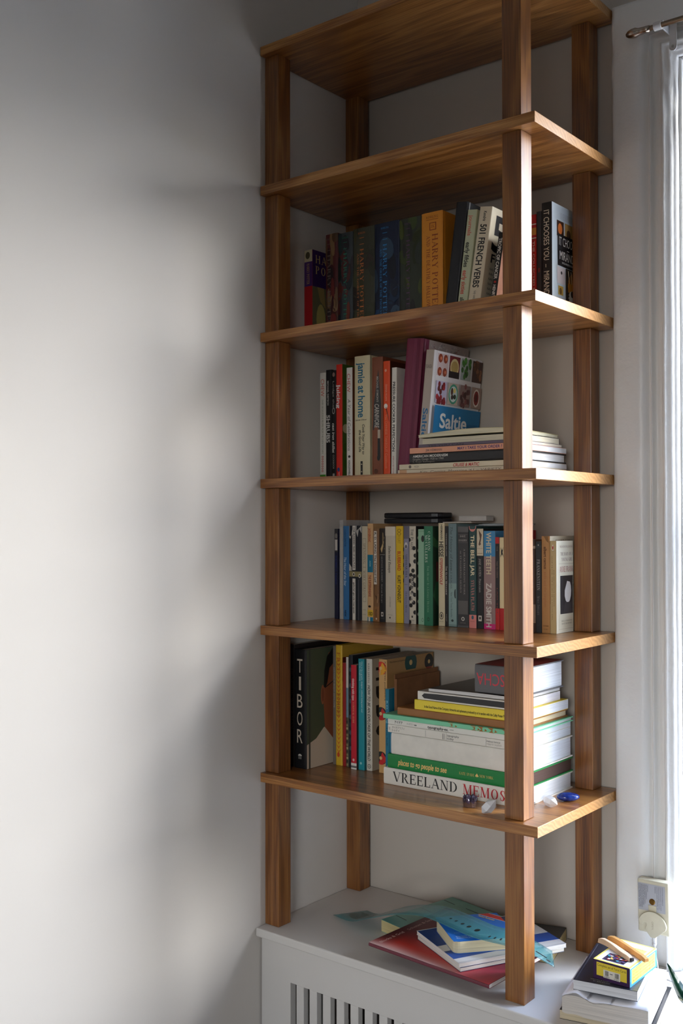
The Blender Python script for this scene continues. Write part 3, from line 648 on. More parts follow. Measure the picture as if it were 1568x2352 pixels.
lying('thick black book with two lines of white print in the flat pile', .3295, -.262, zz + .0218, .233, .0192, .2, (36, 36, 38), s_, group=G, hard=True, pages=(236, 236, 236))
def s_(i): i.down('JIM HEIMANN', .84, .68, .5, .42, (140, 100, 90), 'b').down('MAY I TAKE YOUR ORDER ?', .53, .12, .55, .5, (72, 52, 110), 'b')
lying('salmon spined book with purple capitals in the flat pile', .3295, -.262, zz + .0414, .2335, .0110, .2, (226, 160, 128), s_, group=G, pages=(232, 234, 236))
def s_(i): i.down('YES YOU CAN', .90, .52, .45, .6, (50, 44, 54), 'b')
lying('dark violet booklet just above the salmon spined book', .3470, -.258, zz + .0528, .214, .0058, .18, (96, 82, 98), s_, group=G)
def magazine(label, x0, y0, z0, w_, t, d, cover, wave=.004, rz=0, group=None, name='magazine', pages=(226, 222, 212), edge_front=True):
    """soft magazine or paperback lying with its page edges to the viewer; sheets lift in a slow wave"""
    R = thing(name, label, 'magazine' if name == 'magazine' else 'book', (x0, y0, z0), (0, 0, rz), group)
    nx, m = 14, MB()
    def lift(u): return wave * (sin(u * 4.2 - .6) * .5 + .28 + .55 * u)
    base = MB(); top = MB()
    for mb, t0, t1, ins in ((base, .0007, t - .0007, .001), (top, t - .0006, t, 0)):
        vs = []
        for i in range(nx + 1):
            u = i / nx; k = lift(u)
            x = ins + (w_ - 2 * ins) * u
            vs += [(x, ins, max(0.0002, t0 + k * (.25 if t0 < .001 else 1))), (x, d - ins, max(0.0002, t0 + k * .2)), (x, d - ins, t1 + k * .4), (x, ins, t1 + k)]
        fs = [(i * 4 + j, (i + 1) * 4 + j, (i + 1) * 4 + (j + 1) % 4, i * 4 + (j + 1) % 4) for i in range(nx) for j in range(4)] + [(0, 1, 2, 3), tuple(nx * 4 + j for j in (3, 2, 1, 0))]
        mb.add(vs, fs)
    bm_ = pages_z(pages)
    base.build('page_block', bm_, R); top.build('cover', plain(cover, .35), R)
    return R
def pages_z(c):
    key = ('pagesz', c)
    if key not in MC:
        m = pages_mat(c).copy(); m.name = 'paper_edges_flat'
        for nd in m.node_tree.nodes:
            if nd.type == 'MAPPING': nd.inputs['Scale'].default_value = (6, 6, 900)
        MC[key] = m
    return MC[key]
def s_(i): pass
lying('black covered paperback with its page edges facing out, in the flat pile', .3511 + .0, -.250, zz + .059, .206, .0118, .17, (30, 28, 30), None, group=G, pages=(228, 218, 192), back=True)
magazine('thin magazine with curling sheets on top of the flat pile', .3471, -.260, zz + .0712, .205, .0062, .185, (196, 186, 140), .0058, group=G, pages=(226, 218, 188))

# ------------------------------------------------------------------ books, fourth shelf (row of paperbacks)
z5 = Z[5]; Y5 = -.120; D5 = .108
G = 'paperbacks standing on the fourth shelf'
def pb(label, x, t, h, c, sp, fr=None, y=Y5, d=D5, **k): return book(label, (x, y, z5), t, h, d, c, sp, fr, group=G, **k)
def s_(i): i.r(.1, .74, .9, 1, (60, 60, 62)).r(.2, .76, .8, .88, (214, 206, 198)).el(.5, .92, .3, .03, (140, 136, 130)).down('DOLORES C. Coleman', .70, .38, .5, .4, (54, 70, 150), 'f')
pb('very dark blue paperback at the left end of the literary row', .0250, .0112, .2008, (26, 30, 58), s_, d=.070)
t_ = thing('plastic_sleeve', 'clear plastic sleeve around papers standing at the left of the row', 'sleeve', (.0394, Y5, z5 + .0005), group=None)
mp_, pn, pl_, pb_ = nmat('clear_plastic')
pb_.inputs['Base Color'].default_value = (.8, .8, .8, 1); pb_.inputs['Roughness'].default_value = .15; pb_.inputs['Alpha'].default_value = .22
MB().box((.0, 0, 0), (.0004, D5, .2202)).box((.0098, .0, 0), (.0102, D5, .2202)).box((.0004, 0, 0), (.0098, .0004, .2202)).build('cover', mp_, t_)
MB().box((.0012, .001, .0002), (.0088, D5 - .004, .205)).build('papers', pages_mat((190, 182, 172)), t_)
def s_(i): i.down('CLARICE LISPECTOR', .96, .78, .36, .3, (30, 50, 76), 's').down('The Hour of the Star', .67, .36, .36, .4, (196, 214, 226), 'bi').down('NEW', .1, .03, .4, .3, (24, 40, 64), 'b')
pb('sky blue paperback with a white slanted title', .0505, .0160, .2070, (58, 118, 172), s_)
def s_(i):
    i.r(0, 0, 1, 1, (34, 38, 46)); q = random.Random(3)
    i.pg([(0, 1), (.35, 1), (.3, .92), (.1, .86), (0, .88)], (206, 200, 188)).pg([(.55, 1), (1, 1), (1, .92), (.8, .97), (.7, .88), (.55, .94)], (190, 186, 178)).pg([(0, .6), (.2, .56), (.24, .52), (0, .52)], (206, 200, 188))
    i.r(.28, .53, .52, 1, (228, 222, 210)).down('ONE HUNDRED YEARS OF SOLITUDE', .985, .545, .41, .13, (40, 36, 36), 'b').r(0, .46, 1, .515, (150, 138, 96)).r(.28, .0, .52, .44, (228, 222, 210)).down('gabriel garcia marquez', .40, .07, .41, .13, (50, 46, 44), 'b')
    i.el(.38, .485, .1, .022, (228, 222, 210)).el(.38, .485, .06, .014, (60, 50, 40)).el(.85, .47, .09, .022, (220, 214, 200)).el(.85, .47, .05, .012, (40, 40, 40)).r(.76, 0, .79, .43, (120, 120, 126), 1)
pb('black and white patterned paperback with an ochre band', .0672, .0345, .2075, (34, 38, 46), s_)
def s_(i): i.r(.22, .20, .78, .87, (120, 110, 90)).r(.25, .203, .75, .867, (206, 196, 170)).down('SPENDING', .82, .60, .5, .38, (128, 116, 96), 'f').r(.25, .565, .75, .569, (120, 110, 90)).down('MARY GORDON', .53, .24, .5, .38, (128, 116, 96), 'f').across('A NOVEL', .2, .8, .11, .012, (120, 110, 90), 'f').across('FICTION', .2, .8, .06, .012, (120, 110, 90), 'f')
pb('cream paperback with a thin boxed grey title', .1023, .0150, .2065, (206, 196, 170), s_)
def s_(i): i.down('JACK KEROUAC', .95, .81, .4, .42, (170, 50, 40), 'b').r(0, .50, 1, .68, (20, 120, 150)).down('AVON', .62, .56, .5, .3, (160, 200, 206), 'b').down('THE SUBTERRANEANS', .47, .25, .45, .48, (150, 50, 40), 'b').el(.4, .15, .25, .012, (40, 36, 30)).r(0, .05, 1, .115, (226, 186, 50)).across('TED', .1, .95, .06, .035, (30, 28, 24), 'b').r(0, 0, 1, .04, (20, 120, 150)).r(.2, 0, .5, .04, (226, 214, 190), 1)
pb('tan paperback with a teal block and a yellow foot', .1179, .0150, .2121, (216, 172, 122), s_)
def s_(i):
    i.r(0, 0, 1, 1, (132, 96, 62)).r(.12, .40, .62, .975, (222, 214, 200)).down('R. D. LAING The Divided Self', .96, .42, .37, .34, (40, 36, 34), 'b').pg([(.2, .40), (1, .40), (1, .2), (.6, .24), (.1, .3)], (96, 66, 44)).pg([(0, .26), (.9, .3), (.8, .2), (0, .2)], (170, 130, 90)).r(0, 0, 1, .16, (150, 104, 62)).down('PELICAN', .13, .05, .5, .25, (60, 44, 30), 'b').el(.55, .03, .12, .01, (226, 214, 190))
pb('brown collage paperback with a white title label', .1340, .0152, .2008, (132, 96, 62), s_)
def s_(i):
    i.r(.0, .72, 1, 1, (44, 36, 30)).pg([(.6, .96), (.9, .9), (.7, .82), (.95, .78), (.4, .74), (.2, .78), (.6, .84)], (196, 170, 120)).r(0, .715, 1, .72, (150, 146, 140)).down('GUSTAVE FLAUBERT • Madame Bovary', .70, .20, .45, .3, (160, 158, 152), 'f').r(.3, .06, .7, .105, (214, 206, 194)).el(.5, .082, .12, .014, (40, 36, 34)).r(.1, .04, .9, .042, (120, 116, 110))
pb('black classic paperback with a dim gold painting at its top', .1508, .0142, .2017, (30, 32, 36), s_)
def s_(i): i.r(0, .905, 1, 1, (222, 212, 192)).down('Selected Essays', .80, .52, .46, .24, (104, 98, 86), 'bi').down('JOHN BERGER', .27, .16, .5, .14, (120, 112, 100), 's').across('VINTAGE', .28, .72, .075, .008, (110, 104, 92), 's').el(.48, .05, .07, .009, (46, 42, 38))
pb('wide ivory paperback with a small slanted grey title', .1659, .0262, .2054, (208, 198, 178), s_)
def s_(i): i.el(.5, .955, .28, .018, (170, 136, 20)).el(.5, .955, .16, .01, (226, 190, 40)).el(.5, .92, .28, .018, (170, 136, 20)).el(.5, .92, .16, .01, (226, 190, 40)).down('KURT', .895, .82, .5, .4, (176, 140, 26), 's').down('BLUEBEARD', .74, .54, .5, .46, (196, 56, 30), 'b').down('KURT VONNEGUT', .49, .21, .5, .46, (48, 40, 24), 'b')
def f_(i):
    i.r(0, 0, 1, 1, (226, 188, 36), 2)
    for q in range(5): i.r(0, .42 + q * .08, .1, .46 + q * .08, (40, 36, 30), 1)
pb('bright yellow paperback with red and black capitals', .1937, .0186, .2063, (226, 188, 36), s_, f_)
def s_(i): i.r(0, .87, 1, 1, (108, 106, 120)).el(.5, .80, .3, .035, (214, 210, 206)).el(.5, .79, .2, .02, (90, 90, 100)).down('SIDDHARTHA', .71, .47, .55, .42, (60, 60, 76), 'f').r(.2, .40, .8, .403, (70, 70, 84)).down('Hermann Hesse', .33, .11, .55, .4, (90, 90, 108), 'f')
pb('grey violet paperback with dark serif title beside the yellow one', .2141, .0132, .2063, (142, 142, 162), s_)
def s_(i):
    q = random.Random(11)
    for u, v in ((.0, .86), (.75, .775), (.9, .64), (.05, .60), (.6, .545), (.95, .7), (.3, .5), (.8, .49), (.2, .44), (.9, .40), (.1, .36), (.85, .30), (.25, .26), (.7, .22), (.3, .19), (.9, .12), (.1, .02), (.5, .46), (.45, .38), (.5, .32), (.6, .42)): i.el(u, v, .26, .022, (34, 33, 33))
    i.down('The Plague', .97, .75, .5, .42, (40, 38, 36), 'f').down('ALBERT CAMUS', .49, .22, .5, .38, (206, 200, 188), 'b').el(.5, .075, .1, .012, (40, 38, 36)).across('VINTAGE', .2, .8, .035, .008, (90, 86, 80), 's')
pb('cream paperback with black dots down its spine', .2283, .0170, .2062, (212, 204, 186), s_, lambda i: [i.r(0, 0, 1, 1, (38, 37, 37), 2)] + [i.el(.1, .1 + .13 * q, .06, .02, (206, 198, 180)) for q in range(7)])
def s_(i): i.el(.8, .90, .25, .035, (34, 40, 36)).el(.75, .05, .16, .02, (80, 116, 92)).el(.75, .05, .11, .014, (150, 190, 160)).r(0, .975, 1, .98, (120, 160, 130))
pb('plain mint green paperback left of the dark green one', .2510, .0154, .1998, (146, 188, 158), s_)
def s_(i): i.down('CARSON', .95, .75, .62, .24, (206, 222, 206), 'f').down('McCULLERS', .91, .63, .30, .27, (206, 222, 206), 'f').down('The Heart Is a Lonely Hunter', .60, .13, .5, .22, (128, 176, 146), 'f').el(.52, .065, .12, .02, (24, 66, 46)).el(.52, .065, .07, .011, (44, 122, 88))
def f_(i):
    i.r(0, 0, 1, 1, (30, 56, 42), 3).pg([(0, .9), (.3, .8), (.8, .9), (.7, .7), (0, .8)], (52, 96, 60)).pg([(0, .3), (.2, .6), (.5, .2), (.3, .1)], (44, 90, 60)).pg([(.1, .64), (.6, .64), (.6, .44), (.1, .44)], (92, 46, 46)).across('N', .35, .6, .52, .08, (206, 206, 196), 'f')
pb('emerald green paperback standing proud with two line serif title', .2729, .0222, .2062, (40, 116, 84), s_, f_, y=-.131, d=.118)
def s_(i): i.down('HERMANN', .985, .84, .55, .32, (60, 56, 48), 'b').down('HESSE', .82, .67, .5, .72, (40, 36, 32), 'b').down('STEPPENWOLF', .66, .40, .48, .46, (176, 42, 36), 'b').el(.5, .10, .34, .036, (70, 64, 54)).el(.5, .10, .26, .028, (214, 202, 168)).el(.5, .10, .14, .018, (70, 64, 54)).across('BANTAM', .2, .8, .04, .008, (70, 64, 54), 's')
pb('cream paperback with heavy black and red title', .3019, .0153, .2124, (214, 202, 168), s_)
def s_(i): i.down('TENNESSEE WILLIAMS', .93, .70, .5, .36, (170, 166, 160), 's').down('The Glass Menagerie', .60, .31, .5, .5, (214, 208, 200), 'f').down('NDP', .12, .05, .5, .3, (150, 146, 140), 's')
pb('thinnest black paperback beside the heavy titled cream one', .3178, .0079, .2061, (28, 28, 30), s_)
def s_(i):
    i.r(0, 0, 1, .42, (140, 168, 164)).r(0, .42, 1, 1, (112, 136, 140)).down('The History of Love', .975, .55, .40, .34, (60, 74, 78), 'i').down('NICOLE KRAUSS', .64, .37, .36, .22, (66, 80, 84), 's').down('New York Times Bestseller', .335, .09, .4, .24, (66, 84, 84), 'i').el(.5, .06, .16, .012, (50, 66, 66)).r(0, .0, 1, .008, (80, 106, 106)).r(0, .015, 1, .02, (80, 106, 106)).el(.9, .32, .16, .045, (44, 60, 62), 14, 80, 280)
pb('blue grey paperback with handwritten style title', .3268, .0188, .2114, (120, 146, 148), s_)
def s_(i):
    i.r(0, .945, 1, 1, (96, 96, 96)).across('DAVE', .24, .76, .895, .018, (190, 186, 178), 'f').across('EGGERS', .12, .88, .855, .018, (190, 186, 178), 'f').r(.06, .92, .94, .922, (130, 128, 124)).r(.06, .84, .94, .842, (130, 128, 124))
    i.down('A HEARTBREAKING WORK', .78, .32, .64, .13, (160, 156, 150), 'f').down('of STAGGERING GENIUS', .76, .34, .30, .13, (160, 156, 150), 'f').r(.06, .13, .94, .265, (96, 94, 92)).el(.5, .085, .15, .02, (206, 202, 194)).el(.5, .085, .08, .011, (60, 60, 60)).across('VINTAGE', .24, .76, .04, .01, (150, 146, 140), 'f').r(0, 0, 1, .02, (86, 86, 86))
pb('wide charcoal paperback with a lighter grey block near its foot', .3488, .0256, .2051, (58, 58, 60), s_)
def s_(i): i.r(0, 0, 1, .13, (222, 138, 130)).el(.5, 1.0, .5, .055, (222, 138, 130), 10, 180, 360).down('THE BELL JAR', .91, .51, .52, .50, (226, 216, 180), 'b').down('SYLVIA PLATH', .47, .17, .52, .42, (222, 138, 130), 'f').el(.5, .105, .16, .02, (50, 96, 116)).across('HARPER', .2, .8, .06, .01, (160, 90, 90), 's')
pb('dark teal paperback with pink foot and cream title', .3758, .0170, .2060, (44, 76, 76), s_)
def s_(i): i.r(.0, .73, 1, 1, (214, 202, 176)).pg([(.3, .99), (.8, .94), (.6, .86), (.9, .8), (.3, .84), (.5, .9)], (96, 72, 56)).r(.1, .75, .9, .755, (150, 120, 90)).r(.1, .80, .9, .803, (150, 120, 90)).down('JANE AUSTEN • Persuasion', .70, .36, .5, .32, (190, 186, 178), 'f').r(.25, .075, .75, .13, (216, 208, 196)).el(.5, .105, .14, .016, (50, 46, 44))
pb('black classic paperback with a pale sketch at its top', .3942, .0150, .2007, (28, 30, 34), s_)
def s_(i): i.r(0, .74, 1, 1, (66, 140, 188)).r(0, 0, 1, .055, (206, 40, 120)).r(0, .055, 1, .74, (150, 124, 122)).down('WHITE TEETH', .985, .56, .46, .44, (216, 204, 170), 'b').down('ZADIE SMITH', .47, .02, .46, .46, (214, 208, 200), 'b')
def f_(i): i.r(0, .74, 1, 1, (80, 150, 196), 2).r(0, 0, 1, .74, (160, 134, 150), 2)
pb('thick paperback in blue, taupe and magenta bands', .4104, .0262, .1963, (150, 124, 122), s_, f_)
def s_(i): i.r(0, .93, 1, 1, (196, 34, 38)).r(0, 0, 1, .23, (196, 34, 38)).down('TAO TE CHING', .74, .56, .5, .4, (120, 100, 92), 'b').down('LAO TSU', .45, .18, .5, .3, (120, 60, 56), 'b').down('THE', .90, .85, .5, .3, (140, 130, 120), 's')
pb('thin black and red paperback just left of the front post', .4371, .0085, .1840, (34, 30, 32), s_)
def s_(i): i.r(0, 0, 1, .235, (186, 30, 34)).pg([(.3, .9), (.6, .86), (.9, .9), (.7, .84), (.95, .78), (.6, .82), (.2, .78), (.45, .84)], (26, 24, 24)).el(.5, .84, .14, .03, (26, 24, 24))
pb('cream paperback with black splash and red foot against the post', .4462, .0106, .1834, (232, 214, 168), s_)
pb('tall red paperback seen just over the cream one by the post', .4572, .0120, .1975, (196, 40, 40), lambda i: i.r(.1, .86, .3, .98, WHT, 1).r(.5, .86, .7, .98, WHT, 1))
def s_(i): i.r(0, .1, 1, .3, (190, 170, 150)).r(0, .9, 1, .93, (200, 190, 176))
pb('worn brown paperback sliver behind the front post', .5060, .0196, .1800, (96, 76, 66), s_)
def s_(i): i.r(0, .93, 1, .955, (60, 70, 76)).el(.5, .96, .1, .01, (180, 180, 176)).down('FRANKENSTEIN', .80, .46, .5, .5, (196, 198, 196), 'f').down('Mary Shelley', .40, .19, .5, .40, (140, 142, 142), 'f')
pb('slate paperback with pale serif capitals right of the front post', .5262, .0124, .1762, (56, 60, 64), s_)
def s_(i): i.down('albert camus', .89, .66, .48, .36, (110, 66, 36), 'b').down('exile and the kingdom', .63, .27, .48, .34, (190, 124, 74), 's').pg([(.3, 1), (.8, 1), (.9, .93), (.6, .95)], (150, 110, 60)).across('vintage', .16, .84, .07, .014, (120, 76, 40), 's').across('V-281', .24, .76, .035, .012, (120, 76, 40), 's')
pb('worn tan paperback between the slate and the portrait books', .5390, .0174, .1864, (200, 150, 92), s_, lambda i: i.r(0, 0, 1, 1, (216, 206, 184), 2).across('albert camus', .2, .9, .94, .03, (50, 40, 34), 'f').r(0, .3, .1, .66, (170, 40, 30), 1))
def s_(i): i.el(.5, .925, .2, .036, (222, 214, 190)).pg([(.36, .95), (.5, .935), (.62, .955), (.6, .92), (.5, .90), (.38, .92)], (190, 50, 40)).across('BANTAM', .3, .7, .885, .008, (120, 90, 50), 's').down('THE DEFINITIVE EDITION', .69, .29, .66, .14, (110, 84, 44), 'f').down('ANNE FRANK: THE DIARY OF A YOUNG GIRL', .84, .14, .36, .14, (110, 84, 44), 'f')
def f_(i):
    i.r(0, 0, 1, 1, (228, 224, 204), 3).r(.14, .04, .97, .042, (150, 130, 110), 1).r(.14, .03, .144, .98, (160, 150, 130), 1)
    i.across('THE DEFINITIVE EDITION', .2, .96, .925, .022, (140, 100, 90), 'f').across('THE DIARY OF A', .24, .96, .84, .035, (120, 84, 76), 'f').across('YOUNG GIRL', .3, .96, .78, .035, (120, 84, 76), 'f').r(.14, .75, .97, .752, (150, 130, 110), 1).across('ANNE FRANK', .18, 1.0, .66, .06, (150, 40, 40), 'f')
    i.r(.22, .205, .97, .62, (40, 40, 46), 3).el(.66, .45, .20, .13, (226, 224, 222)).pg([(.4, .62), (.9, .62), (.9, .54), (.62, .56), (.48, .46), (.46, .3), (.34, .3)], (30, 30, 34)).pg([(.5, .33), (.8, .33), (.9, .21), (.4, .21)], (60, 60, 66))
    i.across('with an introduction', .28, .92, .12, .02, (130, 120, 106), 'f').across('BANTAM BOOKS', .3, .9, .09, .018, (130, 120, 106), 'f')
pb('sand spined paperback with pale cover and dark portrait photo', .5575, .0088 + .004, .1773, (200, 178, 128), s_, f_, y=-.121, d=.071)
# things lying across the tops of the paperbacks
book_top = z5 + .2128
o = thing('glasses_case', 'flat black case lying across the tops of the paperbacks', 'case', (.148, -.112, book_top), (0, 0, radians(-3)))
MB().prism([(0, .02), (.004, .006), (.016, 0), (.136, 0), (.148, .006), (.152, .02), (.152, .05), (.146, .062), (.13, .066), (.02, .066), (.006, .062), (0, .05)], 0, .0105).build('lower_shell', plain((22, 24, 30), .4), o, bevel=.002)
MB().prism([(0, .02), (.004, .006), (.016, 0), (.136, 0), (.148, .006), (.152, .02), (.152, .05), (.146, .062), (.13, .066), (.02, .066), (.006, .062), (0, .05)], .0112, .0225).build('lid', plain((20, 22, 28), .4), o, bevel=.003)
o = thing('envelope', 'white envelope resting on the paperbacks beside the black case', 'envelope', (.302, -.104, book_top), (0, 0, radians(2)))
MB().box((0, 0, .0004), (.068, .075, .0022)).build('paper', plain((214, 208, 200), .7), o, bevel=.0006)
MB().add([(.0, .0, .0026), (.068, .0, .0026), (.046, .035, .0040), (.022, .035, .0040), (.0, .0, .0023), (.068, .0, .0023), (.046, .035, .0030), (.022, .035, .0030)], [(0, 1, 2, 3), (4, 5, 6, 7), (0, 1, 5, 4), (1, 2, 6, 5), (2, 3, 7, 6), (3, 0, 4, 7)]).build('flap', plain((222, 218, 210), .7), o)
o = thing('paper_stack', 'folded pale leaflets lying behind on the paperbacks near the post', 'leaflets', (.378, -.100, z5 + .2070), (0, 0, radians(-4)))
for q in range(3): MB().box((q * .006, q * .004, q * .0016), (.085 + q * .004, .08, q * .0016 + .0013)).build('leaflet', plain((196, 198, 200) if q % 2 else (120, 138, 146), .6), o)
o = thing('card_box', 'small white box standing on the envelope above the paperbacks', 'box', (.318, -.066, book_top + .0044))
MB().box((0, 0, 0), (.066, .03, .0100)).build('carton', plain((206, 202, 196), .7), o, bevel=.0006)
MB().box((-.0004, -.0004, .0101), (.0664, .0304, .0112)).build('lid', plain((196, 192, 186), .7), o, bevel=.0003)

# ------------------------------------------------------------------ books, fifth shelf (design books)
z6 = Z[6]
G = 'design books standing on the fifth shelf'
def db(label, x, t, h, d, c, sp, fr=None, y=-.185, **k): return book(label, (x, y, z6), t, h, d, c, sp, fr, group=G, **k)
def s_(i): i.down('HENDRIK WERKMAN', .80, .30, .5, .5, (92, 84, 72), 'f')
db('dark spine tucked between the left post and the wide black book', .0096, .0115, .2594, .198, (38, 32, 30), s_, y=-.252)
def s_(i):
    for q, ch in enumerate('TIBOR'): i.across(ch, .27 if ch != 'I' else .42, .70 if ch != 'I' else .58, .805 - q * .148, .122, (206, 190, 170), 's')
    i.el(.5, .105, .15, .016, (206, 200, 190), 12, 0, 180)
    for q in range(5): i.r(.38 + q * .055, .078, .395 + q * .055, .102, (190, 186, 178), 1)
def f_(i):
    K = .44      # the portrait fills the left of the jacket
    def P(pts, c): i.pg([(a * K, v) for a, v in pts], c)
    i.r(0, 0, 1, 1, (74, 86, 66), 3); P([(0, 0), (2.2, 0), (2.2, .40), (.62, .32), (.34, .24), (.0, .20)], (206, 190, 168)); P([(.66, .32), (1, .20), (1.9, .3), (1.9, .95), (1, .98), (.8, .95), (.64, .8), (.62, .5)], (150, 86, 56))
    P([(.62, .66), (.64, .80), (.74, .92), (1.0, 1), (1.8, 1), (1.8, .90), (1, .86), (.84, .82), (.76, .70), (.70, .66)], (30, 28, 26))
    i.el(.58 * K, .60, .07 * K, .085, (160, 96, 64)).el(.585 * K, .60, .04 * K, .06, (130, 72, 50)); P([(.66, .66), (1, .71), (1, .70), (.66, .65)], (40, 34, 30))
    i.r(.03, 0, .055, 1, (60, 66, 58), 1)
db('wide black spined book with five large pale capitals', .0258, .0345, .2509, .204, (20, 20, 22), s_, f_, y=-.257, hard=True, rough=.35)
def s_(i): i.down('GETTING IT RIGHT WITH TYPE', .82, .48, .5, .42, (176, 168, 156), 's')
db('thin grey book left of the yellow one', .0730, .0078, .2543, .17, (108, 100, 90), s_)
def s_(i):
    q = random.Random(9)
    for k in range(22): i.pg([(.5, .1 + k * .036), (.1 + .1 * q.random(), .14 + k * .036), (.5, .12 + k * .036), (.9 - .1 * q.random(), .14 + k * .036)], (196, 110, 36))
    i.down('FREE', .94, .76, .5, .5, (176, 104, 30), 'f').down('ECHOES', .60, .40, .5, .5, (150, 90, 30), 'f').el(.5, .09, .2, .02, (190, 70, 30))
db('yellow book with orange sunburst ornaments on its spine', .0812, .0178, .2571, .19, (206, 166, 40), s_, lambda i: i.r(0, 0, 1, 1, (190, 150, 50), 2).r(.0, .7, .9, .9, (92, 28, 26), 2), hard=True)
db('plain dark red booklet right of the yellow spine', .1002, .0080, .2200, .17, (150, 34, 34), lambda i: i.down('RED', .2, .14, .5, .3, (180, 80, 70), 's'))
def s_(i): i.r(0, 0, 1, .45, (84, 80, 60)).r(0, .45, 1, .72, (110, 140, 150)).r(0, .72, 1, 1, (206, 200, 190)); [i.el(.5, .02 + .03 * q, .4, .012, [(140, 130, 90), (50, 56, 50), (170, 160, 120)][q % 3]) for q in range(14)]
db('slim book with white top over a blue and mossy photo spine', .1096, .0059, .2327, .17, (120, 118, 104), s_)
def s_(i): i.r(0, 0, 1, 1, (30, 34, 40)); [i.el(.5, .1 + .07 * q, .4, .02, (70, 80, 90) if q % 2 else (46, 52, 60)) for q in range(12)]
db('thin black photo spined book left of the red type book', .1170, .0100, .2380, .17, (30, 34, 40), s_)
def s_(i): i.r(0, 0, 1, .06, (226, 222, 214)).r(0, .015, 1, .035, (110, 110, 108)).down('thinking with type', .87, .66, .48, .4, (240, 214, 206), 'b').down('A CRITICAL GUIDE', .645, .44, .48, .3, (236, 170, 130), 'f').down('ellen lupton', .37, .25, .48, .3, (190, 60, 70), 'i').el(.5, .09, .18, .014, (236, 190, 180))
db('crimson paperback with white foot and lowercase title', .1303, .0145, .2191, .18, (196, 36, 52), s_, lambda i: i.r(0, 0, 1, 1, (40, 44, 40), 2), y=-.195)
def s_(i): i.down('How to be a graphic designer, without losing your soul', .975, .52, .66, .18, (196, 226, 226), 'b').down('Adrian Shaughnessy', .97, .80, .36, .18, (196, 226, 226), 'b').down('Stefan Sagmeister', .79, .62, .36, .16, (110, 190, 196), 's').el(.45, .06, .16, .012, (150, 206, 206))
db('bright teal paperback with two columns of small white print', .1458, .0160, .2328, .18, (32, 142, 154), s_, lambda i: i.r(0, 0, 1, 1, (20, 98, 106), 2), y=-.190)
def s_(i): i.down('KERI SMITH', .96, .79, .45, .3, (84, 80, 70), 's').down('HOW TO BE AN EXPLORER OF THE WORLD', .765, .09, .5, .46, (40, 38, 34), 'bi').el(.52, .04, .3, .02, (50, 48, 44)).el(.52, .04, .23, .015, (206, 200, 186)).across('AD', .36, .68, .033, .014, (50, 48, 44), 'b')
def f_(i):
    i.r(0, 0, 1, 1, (176, 164, 142), 3)
    for q, ch in enumerate('HBBO'): i.down(ch, .92 - q * .17, .80 - q * .17, .26, .34, (36, 34, 32), 'b')
db('cream paperback with hand lettered black capitals', .1634, .0150, .2334, .165, (206, 200, 186), s_, f_)
RECS = [(206, 44, 36), (40, 46, 42), (40, 46, 42)]
def disc(i, u, v, ru, col, acc):
    rv = ru * i.w / i.h
    i.el(u, v, ru, rv, acc).pg([(u + ru * cos(radians(a)), v + rv * sin(radians(a))) for a in range(-40, 221, 20)], col).el(u, v, ru * .26, rv * .26, (214, 180, 120))
def s_(i):
    for v, c, a in ((.92, (206, 44, 36), (226, 160, 40)), (.52, (40, 46, 42), (190, 40, 40)), (.13, (40, 46, 42), (200, 44, 44))):
        rv = .46 * i.w / i.h * 1.0
        i.el(.30, v, .68, rv * 1.45, a).pg([(.30 + .68 * cos(radians(q)), v + rv * 1.45 * sin(radians(q))) for q in range(-60, 241, 15)], c).el(.26, v, .18, rv * .38, (214, 180, 120))
    i.down('Karl West polyhedra', .98, .64, .84, .18, (60, 48, 34), 's')
def f_(i):
    i.r(0, 0, 1, 1, (178, 138, 88), 3); disc(i, .5, .94, .13, (36, 80, 78), (178, 138, 88)); disc(i, .90, .92, .10, (40, 40, 40), (150, 60, 40)); i.across('Bauhaus polyptoton und', .06, .5, .965, .016, (70, 54, 40), 's'); disc(i, .2, .45, .1, (190, 50, 40), (40, 40, 40))
db('tan book printed with record shaped discs on spine and cover', .1960, .0208, .2354, .172, (206, 162, 104), s_, f_)
def s_(i): i.down('R.D. Laing', .86, .60, .5, .45, (150, 206, 214), 's').down('The Self', .56, .34, .5, .45, (14, 70, 90), 's')
db('small teal paperback half hidden behind the flat pile', .2180, .0092, .1765, .1, (30, 118, 146), s_, y=-.192)
o = thing('cardboard_folder', 'brown cardboard folder standing behind the small teal paperback', 'folder', (.2305, -.178, z6 + .0005), group=None)
MB().box((0, 0, 0), (.0018, .16, .205)).box((.0045, .0, 0), (.0063, .16, .196)).box((.0018, 0, 0), (.0045, .0018, .196)).build('folder_board', plain((132, 88, 54), .8, var=.12), o)
MB().box((.0020, .003, .0003), (.0043, .156, .188)).build('papers', pages_mat((206, 170, 120)), o)
